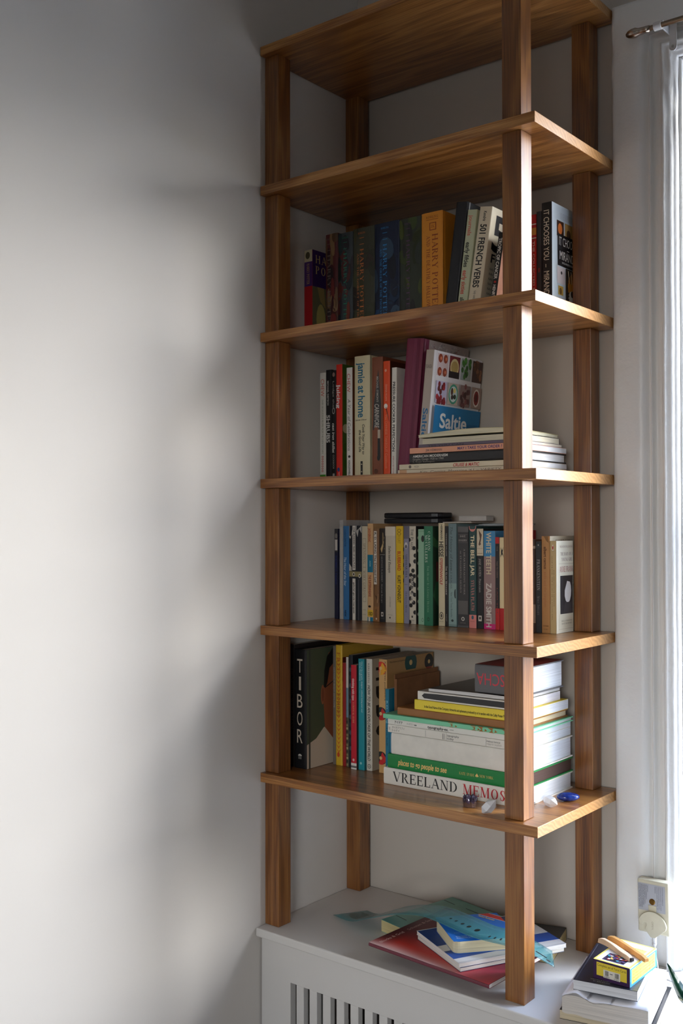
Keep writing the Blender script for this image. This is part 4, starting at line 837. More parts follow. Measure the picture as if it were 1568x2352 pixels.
# flat pile of big books
G = 'books lying in the big pile on the fifth shelf'
zz = z6 + .0003
RXE = .5685; YF = -.252
def s_(i): i.down('VREELAND', .925, .435, .54, .58, (34, 34, 34), 'f').down('MEMOS', .405, .105, .54, .58, (190, 34, 46), 'f')
lying('thick white book with large black and red roman capitals, at the pile bottom', .2585, YF, zz, RXE - .2585, .0328, .2, (226, 222, 212), s_, group=G, hard=True, pages=(220, 222, 226))
def s_(i): i.down('places to go people to see', .915, .54, .52, .42, (236, 196, 120), 'bi').down('kate spade', .445, .335, .50, .24, (222, 190, 110), 'f').pg([(.64, .317), (.46, .305), (.40, .308), (.42, .314), (.36, .317), (.42, .320), (.40, .326), (.46, .329)], (236, 196, 120)).down('NEW YORK', .298, .20, .50, .18, (222, 190, 110), 'f')
lying('green cloth book with gold brush script and dark page edges', .2682, YF, zz + .0332, RXE + .0008 - .2682, .0278, .2, (22, 128, 62), s_, group=G, hard=True, pages=(74, 50, 40))
lying('very thick plain white slipcased book in the middle of the pile', .2769, YF, zz + .0614, RXE - .2769, .0412, .2, (224, 220, 210), None, group=G, hard=True, pages=(216, 220, 226))
MBB = lying('thin teal board left end showing beside the thick white book', .2692, YF + .004, zz + .0614, .0070, .0410, .19, (30, 110, 140), None, group=G)
def s_(i): i.down('タイポグラフィ', .965, .865, .70, .24, (44, 44, 44), 's').down('トゥデイ', .965, .905, .32, .24, (44, 44, 44), 's').r(0, .972, 1, .973, (120, 120, 120), 1).down('誠文', .99, .98, .5, .3, (60, 60, 60), 's').down('typography', .53, .44, .66, .26, (50, 50, 50), 's').down('today', .53, .48, .30, .26, (50, 50, 50), 's').r(.1, .695, .9, .697, (110, 110, 110)).r(.1, .55, .8, .552, (60, 60, 60)).r(.1, .56, .8, .563, (60, 60, 60)).r(.05, .535, .95, .5365, (110, 110, 110)).down('Helmut Schmid', .235, .14, .68, .2, (60, 60, 60), 's').down('ヘルムート・シュミット', .235, .13, .36, .2, (60, 60, 60), 's').r(.05, .24, .95, .2415, (110, 110, 110)).down('Seibundo', .06, .0, .68, .2, (60, 60, 60), 's').down('誠文堂新光社', .06, 0, .36, .2, (60, 60, 60), 's').r(.05, .075, .95, .0765, (110, 110, 110))
lying('white book with two lines of small black print upon the thick white one', .2684, YF, zz + .1030, RXE - .004 - .2684, .0158, .2, (226, 222, 212), s_, group=G, pages=(216, 220, 226))
def s_(i): i.down('アイデア', .945, .88, .5, .46, (30, 30, 30), 'b').down('タイポグラフィ', .845, .79, .5, .3, (60, 60, 60), 's').down('ex', .785, .765, .5, .34, (30, 30, 30), 'b').down('typography-ex.', .68, .52, .48, .5, (30, 30, 30), 'b').down('2006', .51, .48, .5, .2, (100, 100, 100), 's')
lying('slim white magazine with black bold print on its spine', .2684, YF, zz + .1192, RXE - .004 - .2684, .0108, .2, (228, 226, 218), s_, group=G, pages=(216, 220, 226))
def s_(i):
    for k in range(5): i.pg([(0, .60 - k * .012), (1, .585 - k * .012), (1, .578 - k * .012), (0, .592 - k * .012)], (150, 120, 40))
    for a in (.50, .34, .29, .22, .12): i.pg([(0, a), (.5, a - .02), (1, a + .01), (1, a - .03), (.3, a - .06), (0, a - .03)], (158, 104, 40))
lying('mint green thin book with gold leaf pattern on its spine', .2598, YF - .004, zz + .1304, RXE + .0010 - .2598, .0090, .205, (124, 206, 164), s_, group=G, hard=True, pages=(220, 222, 222))
lying('bare brown cloth bound book beneath the yellow one', .2908, YF + .002, zz + .1398, RXE - .006 - .2908, .0150, .19, (150, 100, 52), None, group=G, hard=True, pages=(222, 206, 170))
def s_(i): i.down('In the Good Name of the Company: Artworks and ephemera produced by or in tandem with the Colby Poster Printing Co.', .90, .07, .42, .26, (40, 38, 24), 'b')
lying('bright yellow book with one long line of small black print', .3325, YF, zz + .1552, RXE - .004 - .3325, .0190, .19, (236, 212, 60), s_, group=G, pages=(220, 222, 226))
def s_(i): i.pg([(.22, .93), (.5, .955), (.80, .93), (.86, .80), (.86, .05), (.2, .05), (.18, .80)], (46, 46, 48))
lying('white book with a long charcoal blot along its spine', .3387, YF + .002, zz + .1746, RXE - .012 - .3387, .0165, .17, (226, 222, 212), s_, group=G, pages=(236, 232, 238))
magazine('soft magazine with curling dark cover below the grey block of a book', .3612, YF + .004, zz + .1914, .195, .0066, .17, (54, 46, 40), .0016, group=G, pages=(224, 222, 220))
def s_(i): i.down('RUSCHA', .93, .04, .52, .44, (206, 62, 74), 's')
lying('very thick grey book with upside down red title, crowning the pile', .4661, YF + .006, zz + .2010, .101, .0520, .16, (98, 98, 100), s_, group=G, hard=True, pages=(214, 220, 228), up=False, rear=lambda i: i.r(0, 0, 1, 1, (120, 28, 32), 2))

# ------------------------------------------------------------------ minerals on the fifth shelf
def glassy(name, c, rough, trans, c2=None, scale=60, alpha=1):
    m, n, l, b = nmat(name)
    co = n.new('ShaderNodeTexCoord'); t = n.new('ShaderNodeTexNoise'); t.inputs['Scale'].default_value = scale; t.inputs['Detail'].default_value = 5
    l.new(co.outputs['Object'], t.inputs['Vector'])
    r = n.new('ShaderNodeValToRGB'); l.new(t.outputs[0], r.inputs[0]); r.color_ramp.elements[0].position = .35; r.color_ramp.elements[1].position = .65
    r.color_ramp.elements[0].color = lin(c) + (1,); r.color_ramp.elements[1].color = lin(c2 or c) + (1,)
    l.new(r.outputs[0], b.inputs['Base Color']); b.inputs['Roughness'].default_value = rough; b.inputs['IOR'].default_value = 1.5
    b.inputs['Transmission Weight'].default_value = trans
    return m
def crystal(m, base, axis, r, length, tip, n=6, tw=0.0, both=True, sq=1.0):
    """six sided prism with a pointed end"""
    ax = Vector(axis).normalized(); u = ax.orthogonal().normalized(); v = ax.cross(u); b = Vector(base)
    rings = ([(0.25 * r, 0), (r, tip)] if both else [(r * .9, 0), (r, .2 * length)]) + [(r * .96, length - tip), (.12 * r, length)]
    vs = []
    for rr, h in rings:
        for i in range(n):
            a = 2 * pi * i / n + tw; k = 1 + .12 * sin(i * 2.1 + tw)
            vs.append(b + ax * (h + .12 * r * sin(i * 1.7)) + (u * cos(a) + v * sin(a) * sq) * rr * k)
    q = len(rings)
    fs = [(j * n + i, j * n + (i + 1) % n, (j + 1) * n + (i + 1) % n, (j + 1) * n + i) for j in range(q - 1) for i in range(n)] + [tuple(range(n))[::-1], tuple((q - 1) * n + i for i in range(n))]
    m.add(vs, fs)
o = thing('amethyst_cluster', 'small purple amethyst cluster standing before the white pile bottom book', 'crystal', (.484, -.297, z6))
rk = MB(); q = random.Random(6); pts = []
for i in range(9):
    a = 2 * pi * i / 9; pts.append((.0125 * cos(a) * q.uniform(.85, 1.1), .0095 * sin(a) * q.uniform(.85, 1.1)))
rk.prism(pts, 0, .0115, lambda x, y, z: (x * (1 if z < .001 else 1.12), y * (1 if z < .001 else 1.12), z))
rk.build('rock_base', plain((96, 72, 62), .9, bump=.8, var=.3, name='rock'), o, bevel=.001)
M_AM = glassy('amethyst', (44, 34, 52), .25, .15, (104, 90, 116), 90)
first = True
for i in range(34):
    m = MB(); a = q.uniform(0, 2 * pi); rr = .0095 * math.sqrt(q.random()); x, y = rr * cos(a) * 1.2, rr * sin(a)
    crystal(m, (x, y, .0085), (x * 40 + q.uniform(-.15, .15), y * 40 + q.uniform(-.15, .15), 1), q.uniform(.0026, .0042), q.uniform(.0070, .0145) * (1.2 - rr * 42), .0034, tw=q.uniform(0, 2), both=False)
    m.build('crystal_point', M_AM, o)
M_QZ = glassy('clear_quartz', (236, 236, 240), .2, .22, (250, 250, 252), 70)
o = thing('quartz_point', 'clear quartz point tilted on the shelf edge left of the front post', 'crystal', (.5365, -.318, z6 + .0002))
m = MB(); crystal(m, (-.008, -.004, .0085), (.50, .12, .60), .0118, .0330, .0105, tw=.3); m.build('point', M_QZ, o)
zmin = min(v.co.z for v in o.children[0].data.vertices); o.location.z -= zmin
o = thing('quartz_point', 'clear quartz crystal lying flat right of the front post', 'crystal', (.594, -.203, z6 + .0002))
m = MB(); crystal(m, (-.014, .010, .0085), (.82, -.48, -.03), .0098, .043, .012, tw=.5, sq=.85); m.build('point', M_QZ, o)
zmin = min(v.co.z for v in o.children[0].data.vertices); o.location.z -= zmin
o = thing('lapis_stone', 'polished oval deep blue stone behind the flat quartz', 'stone', (.606, -.150, z6), (0, 0, radians(38)))
m = MB(); vs = []; nu, nv = 24, 12
for j in range(1, nv):
    p = pi * j / nv
    for i in range(nu):
        a = 2 * pi * i / nu; vs.append((.0215 * sin(p) * cos(a) * (1 + .06 * cos(a)), .0125 * sin(p) * sin(a), .0082 + .008 * cos(p)))
fs = [(j * nu + i, j * nu + (i + 1) % nu, (j + 1) * nu + (i + 1) % nu, (j + 1) * nu + i) for j in range(nv - 2) for i in range(nu)] + [tuple(range(nu)), tuple((nv - 2) * nu + i for i in range(nu))[::-1]]
m.add(vs, fs).build('polished_stone', glassy('lapis', (16, 30, 96), .12, 0, (40, 66, 146), 110), o, smooth=True)

# ------------------------------------------------------------------ heap under the shelves on the radiator cover
SZ0 = .7
def flat_book(label, corner, ang, lx, ly, t, z, cover, top=None, pages=(226, 216, 190), spine_side='x', rounded=0, name='paperback_book', group='books heaped under the shelves', rough=.35, hard=False, tilt=0):
    """book lying flat: corner = its near left corner, lx along the spine direction ang, ly across; spine on the near (-y) side unless rounded"""
    R = thing(name, label, 'book', (corner[0], corner[1], z), (0, 0, ang), group)
    b = .0026 if hard else .0007; g = .003 if hard else .0003
    def rr(x0, y0, x1, y1, r):
        if r <= 0: return [(x0, y0), (x1, y0), (x1, y1), (x0, y1)]
        out = []
        for cx, cy, a0 in ((x1 - r, y0 + r, -90), (x1 - r, y1 - r, 0), (x0 + r, y1 - r, 90), (x0 + r, y0 + r, 180)):
            for k in range(5): a = radians(a0 + k * 22.5); out.append((cx + r * cos(a), cy + r * sin(a)))
        return out
    m = MB()
    if spine_side == 'x':
        sec = [(ly, 0), (.004, 0), (.001, t * .12), (0, t * .35), (0, t * .65), (.001, t * .88), (.004, t), (ly, t), (ly, t - b), (.005, t - b), (.0022, t * .85), (.0016, t * .6), (.0016, t * .4), (.0022, t * .15), (.005, b), (ly, b)]
        n = len(sec); vs = [(0, y, z_) for y, z_ in sec] + [(lx, y, z_) for y, z_ in sec]
        fs = [(i, (i + 1) % n, n + (i + 1) % n, n + i) for i in range(n)]
        h = n // 2
        for i in range(h - 1): fs += [(i, n - 1 - i, n - 2 - i, i + 1), (n + i, n + i + 1, 2 * n - 2 - i, 2 * n - 1 - i)]
        m.add(vs, fs)
        MB().box((g, .003, b * 1.03), (lx - g, ly - g, t - b * 1.03)).build('page_block', pages_z(pages), R)
    else:
        m.prism(rr(0, 0, lx, ly, rounded), 0, b).prism(rr(0, 0, lx, ly, rounded), t - b, t)
        if spine_side == 'y': m.box((0, ly - .001, b), (lx, ly, t - b))
        MB().prism(rr(g, g, lx - g, ly - .0012, max(0, rounded - g)), b * 1.03, t - b * 1.03).build('page_block', pages_z(pages), R)
    m.build('cover', plain(cover, rough), R)
    if top:
        k = Ink(lx, ly, lambda u, v, l: (u, v, t + .0002 + .00004 * l)); top(k); k.build('front_print', R)
    return R
A = math.atan2
def mint_top(i):
    for v in (.18, .52, .86): i.pg([(.02, v), (.25, v - .01), (.25, v), (.02, v + .01)], (30, 46, 44)).pg([(.45, v), (.9, v - .01), (.9, v), (.45, v + .01)], (30, 46, 44))
flat_book('mint covered book with cream pages, lowest at the back of the heap', (.2165, -.2060), radians(-12.2), .150, .205, .0245, SZ0, (112, 166, 150), mint_top, spine_side='y', pages=(226, 206, 150))
flat_book('black covered book with cream pages by the rear right post, under the heap', (.462, -.160), radians(14), .105, .128, .0236, SZ0, (26, 26, 30), None, spine_side='y', pages=(226, 206, 150))
def red_top(i):
    def mixc(a, b_, k): return tuple(a[j] + (b_[j] - a[j]) * max(0, min(1, k)) for j in range(3))
    def tone(uu, vv):      # gradient across the cover: pale spine edge, bright red, maroon beyond
        edge = vv * 1.15 + uu * .06
        c = mixc((222, 190, 186), (206, 44, 32), (edge - .02) / .17); c = mixc(c, (110, 18, 26), (edge - .20) / .30)
        if uu > .68: c = mixc(c, mixc((206, 60, 72), (150, 34, 62), vv * 3), (uu - .68) / .14)
        if uu < .16: c = mixc(c, (78, 18, 26), (.16 - uu) / .16 * min(1, vv * 6))
        return c
    n = 30; m_ = 20
    for q in range(n):
        for p_ in range(m_):
            cs = [(p_ / m_, q / n), ((p_ + 1) / m_, q / n), ((p_ + 1) / m_, (q + 1) / n), (p_ / m_, (q + 1) / n)]
            i.poly([(a * i.w, b_ * i.h) for a, b_ in cs], [tone(a, b_) for a, b_ in cs])
    i.up('Blocks & Grid', .06, .34, .06, .028, (226, 200, 190), 's').up('Schoten & Sayings Reader', .40, .94, .06, .028, (200, 160, 150), 's')
flat_book('large square dark red book with pale edge, wide on the heap', (.2834, -.3375), A(-.0197, .2756), .276, .247, .0080, SZ0 + .0270, (112, 44, 58), red_top, pages=(236, 230, 224))
def bw_top(i):
    i.r(0, 0, 1, 1, (222, 222, 222), 3).r(0, .0, 1, .03, (206, 206, 206)).pg([(0, .12), (.3, .13), (.7, .15), (1, .14), (1, .36), (.6, .37), (0, .34)], (30, 78, 158)).pg([(0, .5), (.90, .52), (.92, .98), (0, .98)], (26, 66, 140))
bwa = A(.2003, .1082)
flat_book('white and blue banded booklet beneath the pocket dictionary, upper of its pair', (.4921, -.3464), bwa, .2276, .165, .0072, SZ0 + .0437, (226, 226, 228), bw_top, spine_side='n', pages=(232, 228, 220))
flat_book('white booklet with navy cover, lower of the pair on the red book', (.4936, -.3444), bwa + .012, .222, .163, .0078, SZ0 + .0355, (34, 52, 92), None, spine_side='n', pages=(228, 224, 214))
pa = A(.134, .1)   # the pocket dictionary
def pk_top(i):
    i.r(0, 0, 1, 1, (22, 104, 190), 3).pg([(.70, 1), (1, .62), (1, .82), (.86, 1)], (200, 36, 34)).pg([(.685, 1), (1, .60), (1, .62), (.70, 1)], (236, 226, 210)).pg([(.86, 1), (1, .82), (1, .84), (.875, 1)], (236, 226, 210))
    i.across('The best pocket dictionary', .08, .62, .16, .035, (206, 222, 240), 's').across('Romanian and English vocabulary', .08, .66, .10, .035, (206, 222, 240), 's').across('romanian english', .1, .55, .30, .04, (150, 190, 226), 's')
R = flat_book('blue rounded pocket dictionary with a red corner band, topmost of the heap', (.4636, -.3187), A(.0672, .0587) + .02, .125, .121, .0225, SZ0 + .0513, (20, 98, 180), pk_top, spine_side='n', rounded=.012, pages=(226, 214, 176))
k = Ink(.125, .121, lambda u, v, l: (u, v, .0225 + .0007 + .00004 * l))
ctr = Vector((.094, .098)); dv = Vector((.62, -.78)).normalized(); nv_ = Vector((-dv.y, dv.x))
g = sans('Pocket Romanian', .015); L_ = .036
k._t(g, lambda a, b: (ctr.x + dv.x * (a / g[2] - .5) * L_ * 1.0 + nv_.x * b * .006, ctr.y + dv.y * (a / g[2] - .5) * L_ + nv_.y * b * .006 - .002), (240, 206, 90))
k.build('band_lettering', R)
# flexible ruler
path = [(.108, -.170, .7025), (.165, -.193, .7125), (.222, -.2065, .7370), (.268, -.212, .7555), (.315, -.2165, .7690), (.362, -.224, .7775), (.408, -.2344, .7788), (.449, -.246, .7790), (.487, -.254, .7785), (.523, -.2535, .7785), (.556, -.2420, .7735), (.584, -.2270, .7600), (.608, -.2130, .7450)]
def cr(p, t_):
    i = min(int(t_ * (len(p) - 1)), len(p) - 2); f = t_ * (len(p) - 1) - i
    P = [Vector(p[max(0, min(len(p) - 1, i + k))]) for k in (-1, 0, 1, 2)]
    return .5 * ((2 * P[1]) + (P[2] - P[0]) * f + (2 * P[0] - 5 * P[1] + 4 * P[2] - P[3]) * f * f + (3 * P[1] - P[0] - 3 * P[2] + P[3]) * f ** 3)
wid = [(.004, .074), (.03, .06)]
def rul(t_, s_):
    """point on the strip: t along 0..1, s across -1..1"""
    c = cr(path, t_); d = (cr(path, min(1, t_ + .01)) - cr(path, max(0, t_ - .01))); n_ = Vector((-d.y, d.x, 0)).normalized()
    sk = .010 * (1 - t_ * 4) if t_ < .25 else 0
    return c + n_ * s_ * .036 + d.normalized() * s_ * sk
o = thing('flexible_ruler', 'long clear teal flexible ruler draped over the heap of books', 'ruler', (0, 0, 0))
m = MB(); nt, ns = 60, 4; vs = []
for dz in (0, .0009):
    for i in range(nt + 1):
        for j in range(ns + 1): vs.append(rul(i / nt, j / ns * 2 - 1) + Vector((0, 0, dz)))
K = (nt + 1) * (ns + 1); fs = []
for i in range(nt):
    for j in range(ns):
        a = i * (ns + 1) + j; fs += [(a, a + ns + 1, a + ns + 2, a + 1), (K + a, K + a + 1, K + a + ns + 2, K + a + ns + 1)]
for i in range(nt):
    a = i * (ns + 1); fs += [(a, K + a, K + a + ns + 1, a + ns + 1), (a + ns, a + 2 * ns + 1, K + a + 2 * ns + 1, K + a + ns)]
for j in range(ns): fs += [(j, j + 1, K + j + 1, K + j), (nt * (ns + 1) + j, K + nt * (ns + 1) + j, K + nt * (ns + 1) + j + 1, nt * (ns + 1) + j + 1)]
MT, tn, tl, tb = nmat('tinted_plastic')
tb.inputs['Base Color'].default_value = lin((70, 150, 156)) + (1,); tb.inputs['Roughness'].default_value = .12; tb.inputs['Alpha'].default_value = .50
m.add(vs, fs).build('plastic_strip', MT, o, smooth=True)
k = Ink(1, 1, lambda u, v, l: rul(min(1, max(0, u)), v * 2 - 1) + Vector((0, 0, .0012)))
def seg(u0, v0, u1, v1, c): k.poly([(u0, v0), (u1, v0), (u1, v1), (u0, v1)], c)
DK = (26, 34, 38)
for q in range(140):
    u = .30 + q * .0048
    if u > .985: break
    seg(u, .955 - (.06 if q % 10 == 0 else .035 if q % 5 == 0 else .022), u + .0010, .955, DK); seg(u, .045, u + .0010, .045 + (.06 if q % 10 == 0 else .03), DK)
    if q % 10 == 0 and q: k._t(sans(str(q // 10)), lambda a, b, u=u: (u - .004 + a * .0075, .84 + b * .05), DK)
for u, r_ in ((.50, .026), (.53, .030), (.565, .038), (.60, .048), (.645, .062)):
    k.poly([(u + r_ * .16 * cos(2 * pi * a / 14), .42 + r_ * 1.5 * sin(2 * pi * a / 14)) for a in range(14)], (18, 26, 30))
for q in range(7): seg(.715 + q * .022, .22, .721 + q * .022, .33 + q * .01, DK)
k.poly([(.905, .30), (.955, .26), (.96, .32), (.91, .36)], DK)
for q in range(14): seg(.02 + q * .014, .2, .021 + q * .014, .24, (50, 80, 80))
seg(.04, .5, .2, .51, (50, 90, 90)); seg(.2, .66, .5, .668, (60, 80, 84))
k.poly([(.965 + .012 * cos(2 * pi * a / 14), .17 + .055 * sin(2 * pi * a / 14)) for a in range(14)], (60, 70, 72))
k.build('scale_marks', o)

# ------------------------------------------------------------------ stack by the window
G = 'books stacked by the window'
st = A(.0216, .101)
flat_book('black covered notebook with cream pages, bottom of the window stack', (.6775, -.3255), st - .0, .155, .17, .0155, SZ0, (30, 30, 34), None, spine_side='n', pages=(214, 198, 166), group=G)
# water swollen paperback
R = thing('paperback_book', 'swollen wavy paged white paperback in the middle of the window stack', 'book', (.6894, -.3406, SZ0 + .0160), (0, 0, st), G)
def wv(u): return .0065 * math.exp(-((u - .16) / .10) ** 2) - .0045 * math.exp(-((u - .36) / .10) ** 2) + .0012 * sin(u * 9)
for nm, t0, t1, mt in (('page_block', .0012, .0318, pages_z((222, 214, 204))), ('cover', .0319, .0330, plain((232, 230, 234), .5))):
    m = MB(); vs = []; nx, ny, lx, ly = 30, 6, .140, .175
    for i in range(nx + 1):
        for j_ in range(ny + 1):
            u, v = i / nx, j_ / ny; f = 1 - .75 * v
            e_ = .004 * math.exp(-u / .03)
            vs += [(u * lx, v * ly, t0 + max(0, wv(u)) * f * .35 + e_ * .8 * (nm == 'page_block')), (u * lx, v * ly, t1 + wv(u) * f - e_)]
    def ix(i, j_, k_): return (i * (ny + 1) + j_) * 2 + k_
    fs = []
    for i in range(nx):
        for j_ in range(ny): fs += [(ix(i, j_, 0), ix(i, j_ + 1, 0), ix(i + 1, j_ + 1, 0), ix(i + 1, j_, 0)), (ix(i, j_, 1), ix(i + 1, j_, 1), ix(i + 1, j_ + 1, 1), ix(i, j_ + 1, 1))]
        fs += [(ix(i, 0, 0), ix(i + 1, 0, 0), ix(i + 1, 0, 1), ix(i, 0, 1)), (ix(i, ny, 0), ix(i, ny, 1), ix(i + 1, ny, 1), ix(i + 1, ny, 0))]
    for j_ in range(ny): fs += [(ix(0, j_, 0), ix(0, j_, 1), ix(0, j_ + 1, 1), ix(0, j_ + 1, 0)), (ix(nx, j_, 0), ix(nx, j_ + 1, 0), ix(nx, j_ + 1, 1), ix(nx, j_, 1))]
    m.add(vs, fs).build(nm, mt, R, smooth=(nm == 'cover'))
sb = A(.0216, .101)
def bk_top(i):
    i.across('WRITTEN & ILLUSTRATED', .24, .66, .075, .022, (206, 206, 210), 's').across('BY KIM KRANS', .30, .56, .038, .022, (206, 206, 210), 's').r(.035, .02, .042, .98, (90, 94, 104), 1)
flat_book('black glossy paperback directly under the yellow card box', (.7027, -.3258), sb, .105, .170, .0170, SZ0 + .0556, (30, 34, 46), bk_top, spine_side='n', pages=(226, 226, 228), group=G, rough=.3)
TB = SZ0 + .0728
o = thing('tarot_box', 'small yellow and purple card box on the black paperback', 'box', (.7262, -.2985, TB), (0, 0, radians(-1)))
bx, by, bz = .0645, .107, .0310
MB().box((0, 0, 0), (bx, by, bz)).build('carton', plain((226, 222, 210), .55), o, bevel=.0008)
k = Ink(bx, bz, lambda u, v, l: (u, -.0003 - .00004 * l, v))
k.r(0, 0, 1, 1, (58, 28, 72), 3).r(.09, .20, .92, .90, (232, 206, 60), 3).across('Complete set of Tarot Cards', .11, .90, .70, .13, (50, 40, 30), 's').r(.28, .16, .74, .58, (226, 220, 206), 2)
q = random.Random(4)
for a0 in (.33, .60):
    u = a0
    while u < a0 + .10: k.r(u, .28, u + .008, .54, (40, 36, 40), 1); u += q.uniform(.012, .02)
k.across('0 88079', .31, .45, .19, .07, (50, 46, 50), 's').across('01064 6', .57, .72, .19, .07, (50, 46, 50), 's').r(.46, .42, .54, .45, (60, 60, 80), 1)
k.build('front_print', o)
k = Ink(by, bz, lambda u, v, l: (bx + .0003 + .00004 * l, u, v))
k.r(0, 0, 1, 1, (60, 160, 190), 3).r(.06, .12, .94, .88, (236, 216, 90), 3).r(.0, .96, 1, 1, (230, 226, 214), 2)
for q in range(4): k.across('the ancient deck of seventy eight cards', .10, .90, .70 - q * .16, .09, (170, 150, 60), 's')
k.build('side_print', o)
k = Ink(bx, by, lambda u, v, l: (u, v, bz + .0003 + .00004 * l))
k.r(0, 0, 1, 1, (240, 222, 110), 3).r(.05, .04, .95, .96, (232, 230, 224), 3).r(.18, .06, .78, .36, (70, 60, 84), 3).r(.10, .62, .90, .80, (240, 226, 120), 2); q = random.Random(12)
for _ in range(40): k.el(q.uniform(.22, .74), q.uniform(.09, .33), .04, .02, q.choice([(200, 70, 60), (60, 150, 170), (226, 220, 226), (30, 26, 50), (90, 60, 120), (240, 190, 90)]))
k.across('TAROT', .2, .8, .52, .06, (180, 60, 110), 'f').across('ancient cards', .2, .8, .46, .03, (90, 80, 110), 's').across('of the', .3, .7, .66, .03, (90, 80, 60), 'i').across('ANCIENT DECK', .15, .85, .72, .04, (90, 80, 60), 'f')
k.build('top_print', o)
def stick(label, p0, p1, w_, h_, c, kinks, tipc=None):
    p0, p1 = Vector(p0), Vector(p1); d = p1 - p0; L_ = d.length
    R = thing('incense_stick', label, 'stick', p0, (0, 0, math.atan2(d.y, d.x)), 'wood sticks on the card box')
    m = MB(); vs = []; n = 10
    for i in range(n + 1):
        u = i / n; ww = w_ * (1 + kinks * .25 * sin(u * 7 + kinks * 3)); hh = h_ * (1 + .12 * sin(u * 5 + kinks)) * (.72 if i in (0, n) else 1); oy = kinks * .0022 * sin(u * 4.4)
        vs += [(u * L_, oy - ww / 2, 0), (u * L_, oy + ww / 2, .0003), (u * L_, oy + ww * .42, hh), (u * L_, oy - ww * .36, hh * .96)]
    fs = [(i * 4 + j, i * 4 + (j + 1) % 4, i * 4 + 4 + (j + 1) % 4, i * 4 + 4 + j) for i in range(n) for j in range(4)] + [(3, 2, 1, 0), tuple(n * 4 + j for j in range(4))]
    m.add(vs, fs).build('wood_stick', c, R, bevel=.0007)
    if tipc:
        MB().prism([(-.0033, .0004), (.0030, .0008), (.0034, .0058), (-.0028, .0062)], 0, .0042, lambda x, y, z: (L_ + .0002 + z, x + kinks * .0022 * sin(4.4), y)).build('charred_tip', plain((44, 36, 36), .95), R, bevel=.0008)
    return R
M_ST = oak('pale_wood', 0, 4.4, 1.55); M_ST2 = oak('honey_wood', 0, 9.2, 1.3)
ts = TB + bz + .0006
stick('pale wood stick with burnt end lying across the card box', (.7050, -.2275, ts), (.7815, -.2690, ts), .0095, .0085, plain((222, 190, 156), .7, var=.12, name='pale_wood'), 1.0, True)
stick('honey coloured wood stick lying behind the pale burnt one', (.7135, -.2080, ts), (.8030, -.2580, ts), .0088, .0090, plain((206, 150, 82), .6, var=.2, name='honey_wood'), .4)

# ------------------------------------------------------------------ potted plant at the right
o = thing('potted_plant', 'dark glossy green plant leaf curling in at the right edge above the cover', 'plant', (.985, -.215, SZ0))
MB().lathe([(.001, 0), (.045, 0), (.050, .01), (.058, .085), (.061, .088), (.061, .098), (.055, .098), (.052, .082), (.001, .080)], (0, 0, 0), n=28).build('pot', plain((206, 204, 200), .5, name='glazed_pot'), o, smooth=False)
MB().lathe([(.001, .0805), (.030, .084), (.0505, .0825), (.0505, .0835), (.03, .087), (.001, .087)], (0, 0, 0), n=20).build('soil', plain((52, 40, 32), .95, bump=.8, name='soil'), o)
M_LF = plain((24, 62, 44), .22, var=.25, name='leaf')
def leaf(tip, ctrl, w_, fold, via=None):
    b0 = Vector((0, 0, .085)); c_ = Vector(ctrl); t_ = Vector(tip); m = MB(); vs = []; n = 22
    for i in range(n + 1):
        u = i / n
        if via:      # drooping leaf: through its own points
            p = cr(via, u); d = (cr(via, min(1, u + .02)) - cr(via, max(0, u - .02))).normalized()
        else:
            p = b0 * (1 - u) ** 2 + c_ * 2 * u * (1 - u) + t_ * u * u; d = ((c_ - b0) * 2 * (1 - u) + (t_ - c_) * 2 * u).normalized()
        s_ = d.cross(Vector((0, 0, 1))).normalized(); n_ = s_.cross(d)
        q = .08 if u < .25 else sin(pi * ((u - .25) / .75) ** .8) + .03; ww = max(.0012, w_ * q)
        for k in (-1, -.5, 0, .5, 1): vs.append(p + s_ * ww * k * cos(fold * abs(k)) + n_ * ww * abs(k) * sin(fold * abs(k)))
    K = len(vs); vs += [v - Vector((0, 0, .0006)) for v in vs]
    fs = []
    for i in range(n):
        for j in range(4):
            a = i * 5 + j; fs += [(a, a + 1, a + 6, a + 5), (K + a, K + a + 5, K + a + 6, K + a + 1)]
        fs += [(i * 5, i * 5 + 5, K + i * 5 + 5, K + i * 5), (i * 5 + 4, K + i * 5 + 4, K + i * 5 + 9, i * 5 + 9)]
    fs += [(0, K, K + 1, 1), (1, K + 1, K + 2, 2), (2, K + 2, K + 3, 3), (3, K + 3, K + 4, 4)]
    m.add(vs, fs).build('leaf', M_LF, o, smooth=True)
leaf((0, 0, 0), (0, 0, 0), .024, .7, [(0, 0, .085), (-.030, 0, .118), (-.066, 0, .124), (-.100, 0, .080), (-.122, 0, .036), (-.143, 0, .040), (-.156, 0, .066), (-.166, .002, .092)])
for a in (0.4, 1.5, 5.2, 5.9): leaf((.16 * cos(a), .11 * sin(a), .17 + .03 * sin(a * 3)), (.05 * cos(a), .05 * sin(a), .22), .026, .5)

